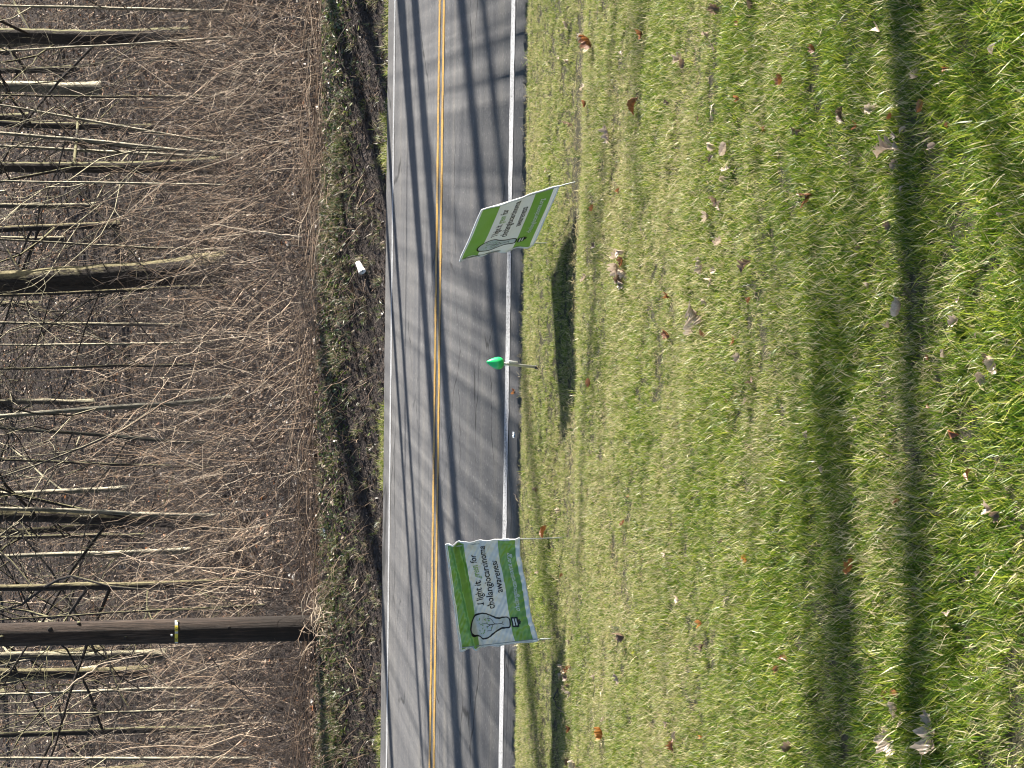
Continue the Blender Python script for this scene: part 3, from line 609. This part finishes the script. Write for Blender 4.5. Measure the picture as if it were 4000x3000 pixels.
# ------------------------------------------------------------------ the two yard signs
def make_sign(corners, loc, disp, label, legs, seed):
    """corners TL, TR, BR, BL in world; (a, b) run left-right and bottom-top over the film"""
    TL, TR_, BR, BL = [np.array(c) for c in corners]; L0 = np.array(loc)
    nrm = np.cross(TR_ - TL, TL - BL); nrm /= np.linalg.norm(nrm)
    if nrm[1] > 0: nrm = -nrm
    def S(a, b, off=0.0):
        a = np.asarray(a, float); b = np.asarray(b, float)
        P = (1 - a)[..., None] * ((1 - b)[..., None] * BL + b[..., None] * TL) + a[..., None] * ((1 - b)[..., None] * BR + b[..., None] * TR_)
        dd, sag = disp(a, b)
        return P + nrm * (dd + off)[..., None] + np.array([0, 0, 1.0]) * sag[..., None] - L0
    t = empty('yard_sign', loc, label, 'sign', 'green and white awareness signs')
    na, nb = 180, 120; A, B = np.meshgrid(np.linspace(0, 1, na), np.linspace(0, 1, nb)); V = S(A, B).reshape(-1, 3)
    i = np.arange(nb - 1)[:, None] * na; j = np.arange(na - 1)[None]
    mb = MB(); mb.add(V, np.stack([i + j, i + j + 1, i + na + j + 1, i + na + j], -1).reshape(-1, 4), .5); o = mb.build('banner', M_BANNER, t, smooth=True)
    uv = o.data.uv_layers.new(name='UVMap'); ab = np.stack([A.ravel(), B.ravel()], -1); idx = np.zeros(len(o.data.loops), np.int32); o.data.loops.foreach_get('vertex_index', idx); uv.data.foreach_set('uv', ab[idx].astype(np.float32).ravel())
    # folded hem round the edge
    q = np.linspace(0, 1, 40); mb = MB()
    for aa, bb in ((q, q * 0 + 1), (q * 0 + 1, q), (q, q * 0), (q * 0, q)): mb.tube(S(aa, bb), .0042, 6, .5)
    mb.build('hem', M_HEM, o, smooth=True)
    Wm, Hm = .61, .445
    def fine(V2, Fs, lim=.0075):
        V = [tuple(v) for v in V2]; F_ = [tuple(f) for f in Fs]; out_ = []; cache = {}
        def mid(i, j):
            k = (min(i, j), max(i, j))
            if k not in cache: cache[k] = len(V); V.append(((V[i][0] + V[j][0]) / 2, (V[i][1] + V[j][1]) / 2))
            return cache[k]
        while F_:
            t3 = F_.pop(); L = [math.dist((V[t3[i]][0] * Wm, V[t3[i]][1] * Hm), (V[t3[(i + 1) % 3]][0] * Wm, V[t3[(i + 1) % 3]][1] * Hm)) for i in range(3)]
            i = L.index(max(L))
            if L[i] < lim: out_.append(t3); continue
            a_, b_, c_ = t3[i], t3[(i + 1) % 3], t3[(i + 2) % 3]; m_ = mid(a_, b_); F_ += [(a_, m_, c_), (m_, b_, c_)]
        return np.array(V), np.array(out_)
    def put(V2, Fs, M, name, off=.0022, par=o):
        V2, Fs = fine(V2, Fs)
        mb = MB(); mb.add(S(V2[:, 0], V2[:, 1], np.full(len(V2), off * .6)), Fs, .5); return mb.build(name, M, par, smooth=True)
    def text(body, a0, b0, size, a1, M, shear=0, bold=.0008, name='lettering'):
        V, Fs = textmesh(body, size, shear, bold); wd = V[:, 0].max() - V[:, 0].min(); sx = (a1 - a0) * Wm / wd
        return put(np.stack([a0 + (V[:, 0] - V[:, 0].min()) * sx / Wm, b0 + V[:, 1] / Hm], -1), Fs, M, name)
    text('I light it', .385, .612, .058, .605, M_INK); text('green', .625, .612, .058, .765, M_INKG, .35); text('for', .79, .612, .058, .875, M_INK)
    text('cholangiocarcinoma', .325, .475, .058, .955, M_INK); text('awareness', .475, .335, .058, .80, M_INK)
    text('cholangiocarcinoma.org', .29, .135, .044, .855, M_INKW, .3, .0006)
    # serif bars that the slab-serif face has on its capital I
    for bb in (.612, .687):
        put(np.array([(.376, bb), (.397, bb), (.397, bb + .009), (.376, bb + .009)]), np.array([(0, 1, 2), (0, 2, 3)]), M_INK, 'lettering', .0026)
    # light-bulb emblem: white body, black outline, ribbed cap and a little tree
    cx, Ra, Rb = .19, .112, .152
    out = []
    for k in range(0, 41):
        th = R(-42) + R(264) * k / 40; out.append((cx + Ra * math.cos(th), .665 + Rb * math.sin(th)))
    def bez(p0, p1, p2, p3, n=10): return [tuple(((1 - t) ** 3) * np.array(p0) + 3 * (1 - t) ** 2 * t * np.array(p1) + 3 * (1 - t) * t * t * np.array(p2) + t ** 3 * np.array(p3)) for t in np.linspace(0, 1, n)]
    L_ = out[-1]; R_ = out[0]
    out += bez(L_, (cx - .062, .50), (cx - .045, .46), (cx - .047, .40))[1:] + bez((cx - .047, .40), (cx - .047, .305), (cx - .04, .30), (cx, .30), 6)[1:]
    out += bez((cx, .30), (cx + .04, .30), (cx + .047, .305), (cx + .047, .40), 6)[1:] + bez((cx + .047, .40), (cx + .045, .46), (cx + .062, .50), R_)[1:-1]
    out = np.array(out); nr = 12; no = len(out); cc = np.stack([np.full(no, cx), np.clip(out[:, 1], .36, .70)], -1)
    VV = np.vstack([out + (cc - out) * (k / nr) for k in range(nr + 1)]); FF = []
    for k in range(nr):
        for q_ in range(no):
            q2 = (q_ + 1) % no; FF += [(k * no + q_, k * no + q2, (k + 1) * no + q2), (k * no + q_, (k + 1) * no + q2, (k + 1) * no + q_)]
    emb = put(VV, np.array(FF), M_FILMW, 'bulb_emblem', .0015)
    def stroke(pts, wd, M, name, off=.003, closed=False, par=emb):
        P = np.array(pts, float); sc = np.array([Wm, Hm]); Q = P * sc
        T = (np.roll(Q, -1, 0) - np.roll(Q, 1, 0)) if closed else np.gradient(Q, axis=0); T /= np.linalg.norm(T, axis=1)[:, None] + 1e-9
        Nn = np.stack([-T[:, 1], T[:, 0]], -1) * wd / 2; V2 = np.vstack([(Q + Nn) / sc, (Q - Nn) / sc]); n = len(P); rg = range(n if closed else n - 1)
        Fs = []; 
        for k in rg: k2 = (k + 1) % n; Fs += [(k, k2, n + k2), (k, n + k2, n + k)]
        return V2, np.array(Fs), M, name, off, par
    def strokes(lst, M, name, off=.003, par=emb):
        mb = MB()
        for pts, wd, cl in lst:
            V2, Fs, *_ = stroke(pts, wd, M, name, off, cl); V2, Fs = fine(V2, Fs); mb.add(S(V2[:, 0], V2[:, 1], np.full(len(V2), off * .6)), Fs, .5)
        return mb.build(name, M, par)
    strokes([(out, .0085, True)], M_INK, 'outline')
    strokes([([(cx - .040, .268), (cx + .040, .268)], .011, False), ([(cx - .042, .232), (cx + .042, .232)], .011, False), ([(cx - .040, .196), (cx + .040, .196)], .011, False), ([(cx - .037, .268), (cx - .037, .196)], .007, False), ([(cx + .037, .268), (cx + .037, .196)], .007, False), ([(cx - .022, .180), (cx + .022, .180)], .016, False), ([(cx - .008, .163), (cx + .008, .163)], .010, False)], M_INK, 'cap_rings', .0032)
    strokes([([(cx - .032, .250), (cx + .032, .250)], .009, False), ([(cx - .032, .214), (cx + .032, .214)], .009, False)], M_INKW, 'cap_gaps', .0036)
    strokes([([(cx, .40), (cx, .56), (cx - .015, .62)], .0035, False), ([(cx, .50), (cx + .045, .55), (cx + .05, .60)], .0025, False), ([(cx, .53), (cx - .045, .56), (cx - .05, .62)], .0025, False), ([(cx, .56), (cx + .02, .64), (cx + .01, .70)], .0025, False), ([(cx - .015, .39), (cx, .41), (cx + .015, .39)], .003, False)], M_INK, 'tree_emblem', .0034)
    lv = []
    r = random.Random(seed)
    for k in range(26):
        a = cx + r.uniform(-.07, .075); b = .585 + r.uniform(-.03, .13); g = r.uniform(0, 6.28); lv.append(([(a, b), (a + .007 * math.cos(g), b + .010 * math.sin(g)), (a + .013 * math.cos(g), b + .018 * math.sin(g))], .0045, False))
    strokes(lv, M_INKG, 'tree_leaves', .0038)
    for (a, foot) in legs:
        top = S(np.array(a), np.array(1.0)); f = np.array(foot) - L0; bt = S(np.array(a), np.array(0.0))
        mb = MB(); mb.tube(np.array([top - nrm * .004, bt - nrm * .004, (bt + f) / 2, f + np.array([0, 0, -.03])]), .0034, 6, .5); mb.build('wire_leg', M_WIRE, t)
    return t
def disp_crumpled(a, b):
    fold = .020 * np.exp(-((b - (.90 - .10 * (1 - a))) / .028) ** 2) - .016 * np.exp(-((b - (.83 - .10 * (1 - a))) / .03) ** 2)
    w_ = .0065 * np.sin(22 * a + 9 * b) * np.sin(13 * b + 4 * a) + .0040 * np.sin(55 * a - 31 * b) * np.sin(17 * a + 1) + .0024 * np.sin(90 * a + 40 * b) * np.cos(61 * b)
    low = np.clip(.35 - b, 0, 1) * (.05 * np.sin(30 * a + 14 * b + 1.5 * np.sin(9 * a)) * .35 + .012 * np.sin(75 * a + 20 * b))
    ends = .006 * np.exp(-(a / .06) ** 2) * np.sin(26 * b + 1) + .004 * np.exp(-((1 - a) / .08) ** 2) * np.sin(30 * b)
    belly = -.035 * np.sin(math.pi * b) * np.sin(math.pi * a)
    sag = .020 * np.sin(math.pi * a) * (1 - b) * 1.0 + .006 * np.sin(9 * a) * (1 - b)
    return fold + w_ + .003 * np.sin(70 * a + 5 * np.sin(11 * b)) * np.clip(.6 - b, 0, 1) + 1.35 * low + ends + belly, sag
def disp_smooth(a, b):
    return .004 * np.sin(7 * b + 3 * a) + .0015 * np.sin(23 * b + 9 * a) + .008 * np.exp(-(a / .05) ** 2) * np.sin(20 * b) + .012 * np.sin(math.pi * b) * np.sin(math.pi * a), .0 * a
cL = [at(1799, 2541, 11.62), at(1741, 2126, 11.23), at(2030, 2102, 11.08), at(2104, 2499, 11.46)]
fl, fr = onground(2176, 2492), onground(2150, 2098)
fl = Vector((at(2104, 2495, 11.4).x, 11.4, float(hgt(-1.3, 11.4)))); fr = Vector((at(2030, 2102, 11.12).x, 11.12, float(hgt(-.8, 11.12))))
make_sign(cL, (cL[3].x, 11.4, fl.z), disp_crumpled, 'crumpled green and white awareness sign, lit bright, facing the lawn squarely', [(.03, fl), (.97, fr)], 3)
f1, f2 = Vector((at(2147, 947, 11.38).x, 11.38, 0)), Vector((at(2240, 706, 10.72).x, 10.72, 0)); f1.z = float(hgt(f1.x, f1.y)); f2.z = float(hgt(f2.x, f2.y))
cR = [at(1795, 1015, 11.36), at(1882, 821, 10.80), at(2184, 726, 10.74), at(2082, 956, 11.37)]
make_sign(cR, (cR[3].x, 11.38, f1.z), disp_smooth, 'leaning green and white awareness sign turned sideways, its face in shade', [(.02, f1), (.985, f2)], 5)

# ------------------------------------------------------------------ solar bulb stake
sb = at(2104, 1435, 11.72); sz = float(hgt(sb.x, 11.72)); tp = at(1897.6, 1422, 11.70)
axis = (at(1968, 1421, 11.70) - Vector((sb.x, 11.72, sz))).normalized()
st = empty('garden_stake_light', (sb.x, 11.72, sz), 'small green bulb-shaped solar light on a steel stake at the lawn edge', 'garden light')
Q = axis.to_track_quat('Z', 'Y').to_matrix().to_4x4()
Lb = (at(1968, 1421, 11.70) - Vector((sb.x, 11.72, sz))).length
def part(name, prof, sides, M, z0=0, offv=(0, 0, 0), smooth=True):
    mb = MB(); lathe(mb, [(r, z + z0) for r, z in prof], sides, Matrix.Translation(offv) @ Q); return mb.build(name, M, st, smooth=smooth)
def f_bulb(n, l, b, M):
    b.inputs['Base Color'].default_value = (.02, .58, .17, 1); b.inputs['Subsurface Weight'].default_value = .35; b.inputs['Subsurface Radius'].default_value = (.01, .03, .015); b.inputs['Coat Weight'].default_value = .6; b.inputs['Coat Roughness'].default_value = .1
M_BULB = mat('green_plastic', f_bulb, .3)
part('bulb', [(0, .104), (.004, .1025), (.010, .096), (.017, .086), (.026, .070), (.033, .055), (.037, .041), (.0375, .030), (.034, .018), (.027, .008), (.017, .002), (.010, 0)], 12, M_BULB, Lb, smooth=False)
part('collar', [(.009, 0), (.0105, .002), (.0105, .006), (.008, .008), (.0105, .010), (.0105, .014), (.007, .016), (.007, .020), (0, .020)], 14, plain('collar_white', (.75, .75, .72), .35), Lb - .018)
part('stake_rod', [(0, -.05), (.0085, -.05), (.0085, Lb - .018)], 12, plain('steel', (.62, .62, .60), .3, .55))
part('ground_socket', [(0, -.03), (.012, -.03), (.012, .022), (.0095, .024)], 12, plain('black_plastic', (.015, .015, .015), .4))
part('side_tube', [(0, 0), (.0055, 0), (.0055, .052), (.0048, .055), (0, .055)], 10, plain('tube_white', (.82, .82, .8), .4), Lb - .083, (.0165, -.003, .0))

# ------------------------------------------------------------------ litter items
def cup():
    g = onground(1420, 1046, 19, 30); t = empty('paper_cup', g + Vector((0, -.02, .035)), 'white paper cup lying on its side on the far bank', 'cup')
    D = (Vector((-.72, -.45, -.30))).normalized().to_track_quat('Z', 'Y').to_matrix().to_4x4()
    mb = MB(); lathe(mb, [(0, -.07), (.026, -.07), (.0265, -.068), (.028, -.03), (.032, .0), (.0375, .055), (.0395, .056), (.0395, .059), (.0365, .058), (.026, -.062), (0, -.062)], 24, D)
    b = mb.build('cup_wall', plain('cup_white', (.80, .82, .86), .5), t, smooth=True)
    mb = MB(); mb.tube(np.array([(D @ Vector((.0155 * math.cos(a) + .004, .0155 * math.sin(a), -.058)))[:] for a in np.linspace(0, 5, 9)]), .003, 5, .5); mb.build('red_print', plain('cup_red', (.45, .03, .03), .5), t)
cup()
g = onground(2022, 1698, 11, 14); t = empty('crushed_wrapper', g + Vector((0, 0, .012)), 'crumpled white and blue plastic scrap at the near road edge', 'litter'); t.scale = (.62,) * 3
mb = MB(); V = []; 
for i in range(9):
    for j in range(7): V.append(((i - 4) * .007 + rng.normal(0, .0018), (j - 3) * .006 + rng.normal(0, .002), .014 * abs(math.sin(i * 1.3 + j)) + .012 * math.cos((j - 3) * .5) + rng.normal(0, .002)))
mb.add(V, [(i * 7 + j, i * 7 + j + 1, i * 7 + j + 8, i * 7 + j + 7) for i in range(8) for j in range(6)], .5)
mb.build('film', plain('scrap_white', (.70, .78, .84), .25), t, smooth=True)
mb = MB(); mb.tube([(-.02, -.016, .016), (-.012, -.02, .010), (.0, -.019, .006)], [.006, .008, .004], 6, .5); mb.build('blue_stripe', plain('scrap_blue', (.03, .10, .22), .3), t, smooth=True)
g = onground(1278, 2072, 19, 30); mb = MB()
for i in range(5):
    for j in range(5): pass
V = [((i - 2) * .012, (j - 2) * .009, .02 + .014 * math.sin(i * 2 + j * 1.3) + i * .004) for i in range(5) for j in range(5)]
mb.add(V, [(i * 5 + j, i * 5 + j + 1, i * 5 + j + 6, i * 5 + j + 5) for i in range(4) for j in range(4)], .5)
o = mb.build('paper_scrap', plain('paper', (.75, .77, .80), .6)); o.location = g; tag(o, 'small white paper scrap among the weeds on the far bank', 'litter')
def stick(name, pts, r, br, label):
    P = np.array([p[:] for p in pts]); c = P[0].copy(); mb = MB(); n = 14; q = np.linspace(0, len(P) - 1, n); PP = np.stack([np.interp(q, range(len(P)), P[:, i]) for i in range(3)], -1) - c
    PP[1:-1] += rng.normal(0, r * .8, (n - 2, 3)); mb.tube(PP, np.linspace(r, r * .45, n), 6, br); o = mb.build(name, M_TWIG, smooth=True); o.location = c; tag(o, label, 'twig'); return o
u = Vector((0, 0, .035)); stick('twig', [onground(2205, 2688) + u, onground(2192, 2728) + u * 1.3, onground(2206, 2765) + u, onground(2230, 2790) + u * .7], .0045, .02, 'thin black curved twig lying in the grass beside the dark leaf heap')
stick('twig', [onground(2028, 1930) + u * .4, onground(2042, 1950) + u, onground(2050, 1990) + u * .5], .004, .1, 'short dark curled twig at the asphalt edge between stake and crumpled sign')
# pale dead cane bundle at the pole's foot and the long arching cane above it
t = empty('dead_vine', onground(1270, 2420, 20, 30), 'tangle of pale dead vine at the foot of the utility pole', 'vine'); mb = MB()
for k in range(46):
    cane(mb, (rng.normal(0, .12), rng.normal(-.15, .08), rng.uniform(0, .25)), rng.uniform(0, 6.283), rng.uniform(.9, 2.4), rng.uniform(.15, .45), rng.uniform(.002, .0045), rng.uniform(.8, 1), rng.uniform(0, 1.6), 7, 4, .05, 1)
mb.build('stems', M_TWIG, t)
def bigcane(name, pix, yy, r, br, label):
    pts = [at(X, Y, yv) for (X, Y), yv in zip(pix, yy)]; return stick(name, pts, r, br, label)
bigcane('cane', [(1310, 2425), (1285, 2330), (1262, 2240), (1255, 2120), (1262, 2070)], [22.3, 22.4, 22.5, 22.6, 22.7], .006, .95, 'long pale cane arching from the dead vine along the bank crest')
bigcane('cane', [(1180, 925), (1060, 912), (930, 893), (822, 878)], [22.9, 22.9, 22.8, 22.8], .008, .98, 'bright straight cane meeting a curved one at a sharp tip')
bigcane('cane', [(1160, 740), (1050, 765), (950, 815), (828, 880)], [23.0, 22.9, 22.8, 22.8], .006, .82, 'curved pale cane meeting the bright straight cane at its tip')
bigcane('cane', [(1215, 1040), (1170, 1120), (1120, 1200), (1090, 1240)], [22.7, 22.6, 22.5, 22.5], .006, .8, 'tan cane leaning from the thicket above the cup')
bigcane('cane', [(1200, 1205), (1120, 1280), (1020, 1370), (960, 1440)], [22.8, 22.8, 22.8, 22.8], .005, .75, 'long thin tan cane slanting out past the mossy oak')
bigcane('cane', [(1230, 1315), (1150, 1380), (1060, 1450), (1000, 1520)], [22.7, 22.7, 22.7, 22.7], .005, .7, 'second long tan cane slanting beside the thin one')
bigcane('branch', [(1090, 900), (780, 1520), (560, 1620), (440, 1700), (330, 1760)], [26, 26, 26, 26, 26], .0001, .5, 'x') if False else None
bigcane('cane', [(750, 1522), (620, 1585), (510, 1660), (400, 1725), (330, 1755)], [25, 25, 25, 25, 25], .010, .62, 'long bare branch slanting across in front of the pale curved tree')
bigcane('cane', [(250, 2700), (330, 2640), (400, 2590), (560, 2560)], [26, 26, 26, 26], .010, .9, 'pale curved branch in the shaded brush past the pole')
bigcane('cane', [(1350, 2570), (1380, 2620), (1400, 2690)], [21.6, 21.5, 21.4], .005, .85, 'pale stick on the shaded bank below the pole')

# ------------------------------------------------------------------ fallen leaves on the lawn
def leafmesh(kind, seed):
    r = np.random.default_rng(seed); n = 34; ts = np.linspace(0, 1, n)
    if kind == 'oak':
        env = .30 * np.sin(math.pi * ts ** .75) ** .7; lob = .70 + .30 * np.cos(ts * 2 * math.pi * 3.6 + .6 + r.uniform(-.4, .4))
        half = env * lob + .008
    elif kind == 'maple':
        env = .42 * np.sin(math.pi * ts ** .9) ** .6; half = env * (.62 + .38 * np.abs(np.sin(ts * 9.5 + r.uniform(-.3, .3)))) + .008
    else:
        half = .27 * np.sin(math.pi * ts ** .85) ** .75 + .005
    half = half * (1 + r.normal(0, .07, n)); crk = np.cumsum(r.normal(0, .012, (n, 5)), 0); crk -= crk.mean(0); half[0] = half[1] = .006; curlx, curly = r.uniform(.6, 2.6), r.uniform(.6, 2.0) * r.choice([-1, 1]); tw = r.uniform(-.8, .8)
    mb = MB(); rows = []
    for i, t in enumerate(ts):
        a = (t - .5) * curly; Rr = 1 / curly
        cx, cz = math.sin(a) * Rr, (math.cos(a) - 1) * Rr
        for qi, q in enumerate((-1, -.55, 0, .55, 1)):
            d = half[i] * q * (1 + r.normal(0, .08)); up_ = abs(q) ** 1.6 * half[i] * curlx * .6 + r.normal(0, .010) + crk[i, qi] + .02 * abs(q) * math.sin(i * 1.9); tt = tw * (t - .5)
            yv = d * math.cos(tt) - up_ * math.sin(tt); zv = d * math.sin(tt) + up_ * math.cos(tt)
            rows.append((cx - zv * math.sin(a) * .5, yv, cz + zv))
    V = np.array(rows); f = [(i * 5 + j, i * 5 + j + 1, (i + 1) * 5 + j + 1, (i + 1) * 5 + j) for i in range(n - 1) for j in range(4)]
    V[:, 2] -= V[:, 2].min(); mb.add(V, f, np.tile([.8, .45, 0, .45, .8], n))
    st_ = np.array([V[2], V[2] + np.array([-.10, .01, .01]), V[2] + np.array([-.2, .03, .03])]); mb.tube(st_, [.010, .008, .006], 4, .2)
    return mb
def f_leaf(a, b_):
    def f(n, l, b, M):
        c = ramp(n, l, math_(n, l, 'ADD', math_(n, l, 'MULTIPLY', noise(n, l, 9, 5, .7), .8), math_(n, l, 'MULTIPLY', attr(n, 'br'), .28)), [(.26, tuple(q * .8 for q in a)), (.40, a), (.66, b_)])
        oi = n.new('ShaderNodeObjectInfo'); c = mixc(n, l, math_(n, l, 'MULTIPLY', oi.outputs['Random'], .35), c, (.20, .13, .08))
        l.new(c, n.new('ShaderNodeBsdfDiffuse').inputs[0]); thin(n, l, b, M, c, .28, .07, .4)
    return f
LM = {'t': mat('leaf_tan', f_leaf((.40, .31, .235), (.66, .54, .43))), 'r': mat('leaf_rust', f_leaf((.15, .055, .02), (.36, .14, .045))), 'd': mat('leaf_dark', f_leaf((.07, .045, .03), (.22, .15, .105))), 'o': mat('leaf_orange', f_leaf((.40, .15, .03), (.52, .24, .06))), 'y': mat('leaf_yellow', f_leaf((.40, .45, .05), (.5, .5, .1)))}
kinds = ['oak', 'oak', 'maple', 'oak', 'plain', 'oak', 'maple', 'plain']; lmesh = {}
for tn, M in LM.items():
    for k, kd in enumerate(kinds):
        o = leafmesh(kd, 50 + k).build('leaf', M, smooth=True, link=False); lmesh[tn, k] = o.data
LEAVES = """2226,90,35,t 2286,142,32,t 2319,157,70,r 2232,229,52,d 2196,229,22,t 2524,130,50,r 2443,208,28,t 2675,232,75,t 2690,250,45,d 2808,181,48,t 2964,12,50,d 2910,87,42,r 2946,193,42,t 2778,120,52,t 2820,36,52,d
2295,343,48,t 2301,404,38,r 2503,416,80,r 2392,524,82,t 2241,482,80,d 2750,464,36,d 2627,398,42,d 2808,573,62,d 2859,585,66,d 2862,663,62,t 2913,386,48,r 2437,741,34,r 2329,814,30,r 2521,892,28,t 2820,778,54,d 2790,844,48,t
2832,952,40,t 2338,964,52,d 2443,976,60,t 2145,663,38,d 3470,115,76,d 3928,193,58,t 3627,295,74,t 3738,265,40,r 3084,313,46,r 3434,425,50,t 3332,446,82,d 3380,494,62,r 3145,494,72,d 3018,500,34,r 3648,416,62,r 3518,458,30,r
3747,485,36,r 3512,609,120,t 3567,512,42,t 3687,573,50,t 3530,530,46,t 3205,753,92,r 3564,738,32,t 3862,771,36,t 3512,874,50,d 3952,832,32,t 3392,970,34,d 3295,741,36,t 3211,187,40,r 2434,1040,70,t 2440,1080,60,d 2420,1070,40,t
2765,1036,84,t 2802,1090,46,t 2946,1048,82,d 2295,1090,44,t 2633,1157,44,r 2760,1205,112,t 2732,1289,62,d 2772,1295,50,r 2627,1301,46,r 2892,1331,56,r 2910,1398,44,t 2958,1178,40,r 2958,1500,62,d 2934,1572,44,t 2319,1494,42,r
2862,1560,26,r 2036,1530,40,r 2105,1904,34,d 2193,1992,34,t 2473,1940,26,r 3554,1205,88,d 3506,1280,36,t 3428,1111,42,t 3778,1259,64,t 3790,1169,44,d 3666,1395,36,r 3735,1377,54,t 3859,1310,28,t 3904,1398,62,d 3931,1434,82,t
3383,1630,44,t 3672,1585,26,r 3768,1687,58,r 3832,1856,58,r 3916,1991,64,d 3181,1699,40,t 3542,1964,40,r 3244,1835,32,d 2145,2078,62,r 2114,2235,34,d 2208,2250,30,r 2449,2045,34,r 2618,2163,44,t 2940,2181,62,o 2669,2337,40,d
2446,2476,52,d 2494,2549,24,y 2235,2500,34,t 2217,2615,56,d 2225,2650,52,d 2241,2705,34,t 2241,2603,40,r 2428,2651,58,t 2762,2434,40,o 2368,2862,54,o 2371,2811,30,t 2627,2826,40,t 2660,2874,40,t 2651,2910,60,r 2241,2844,34,r
2235,2976,44,d 2259,2982,40,t 2774,2530,52,d 2940,2578,32,t 2844,2114,36,d 2340,2639,34,d 2765,2880,28,o 3362,2217,72,r 3087,2579,54,r 3063,2609,40,r 3509,2711,66,r 3542,2771,78,t 3518,2898,104,t 3488,2844,54,t 3678,2862,185,t
2426,1000,44,t 2448,1022,46,r 2415,1052,40,d 2452,1062,50,t 2430,1098,42,d 2446,1112,40,t 2208,2600,40,t 2228,2618,46,r 2206,2640,40,t 2232,2668,44,d 2218,2690,38,t 2812,1060,50,t 2780,1180,52,t 2745,1228,56,t 2850,700,46,t 2800,620,44,d 2838,805,50,t 3530,640,52,t 3545,560,42,t 3880,1470,58,t 3925,1400,46,t 3545,2700,60,r 3560,2830,66,t 3115,2928,54,d 3747,2404,62,t 3940,2006,62,d 3868,2229,62,d 3615,2322,36,r"""
TONE = {'t': 'pale tan', 'r': 'rust brown', 'd': 'dark brown', 'o': 'orange', 'y': 'yellow-green'}
SHAPE = {'oak': 'lobed oak leaf', 'maple': 'jagged maple leaf', 'plain': 'oval leaf'}
used = {}
for item in LEAVES.split():
    X, Y, L, tn = item.split(','); X, Y, L = float(X), float(Y), float(L); tn = 't' if tn == 'd' and int(Y) % 2 else tn; g = onground(X, Y); k = int(rng.integers(0, 8))
    if L > 150: k = 0
    size = L / F * g.y * (.98 if L < 90 else 1.1); kd = kinds[k]
    o = bpy.data.objects.new('fallen_leaf', lmesh[tn, k]); COL.objects.link(o); hg = float(np.interp(es(g.x, g.y)[1], [3, 7, 12], [.026, .019, .013]))
    o.location = g + Vector((0, 0, hg)); o.scale = (size,) * 3; o.rotation_euler = (rng.normal(0, .5), rng.normal(0, .45), rng.uniform(0, 6.283))
    if L > 150: o.rotation_euler = (.45, .1, .12)
    sz = 'large' if size > .085 else ('small' if size < .045 else 'mid-sized')
    band = 'by the asphalt' if X < 2160 else "at the signs' feet" if X < 2330 else 'on thin grass' if X < 2560 else 'mid-lawn' if X < 2880 else 'on near lawn' if X < 3250 else 'by the shadow band' if X < 3620 else 'in tallest grass'
    colm = 'past sideways sign' if Y < 450 else 'below sideways sign' if Y < 1050 else 'below solar stake' if Y < 1750 else 'below crumpled sign' if Y < 2560 else 'past crumpled sign'
    lab = f'{sz} {TONE[tn]} {SHAPE[kd]} {band}, {colm}'
    ct = used.get(lab, 0); used[lab] = ct + 1
    if ct: lab = f'{sz} {["", "curled", "tilted", "half-buried", "crumpled"][min(ct, 4)]} {TONE[tn]} {SHAPE[kd]} {band}, {colm}'
    tag(o, lab, 'leaf', 'fallen leaves on the lawn')
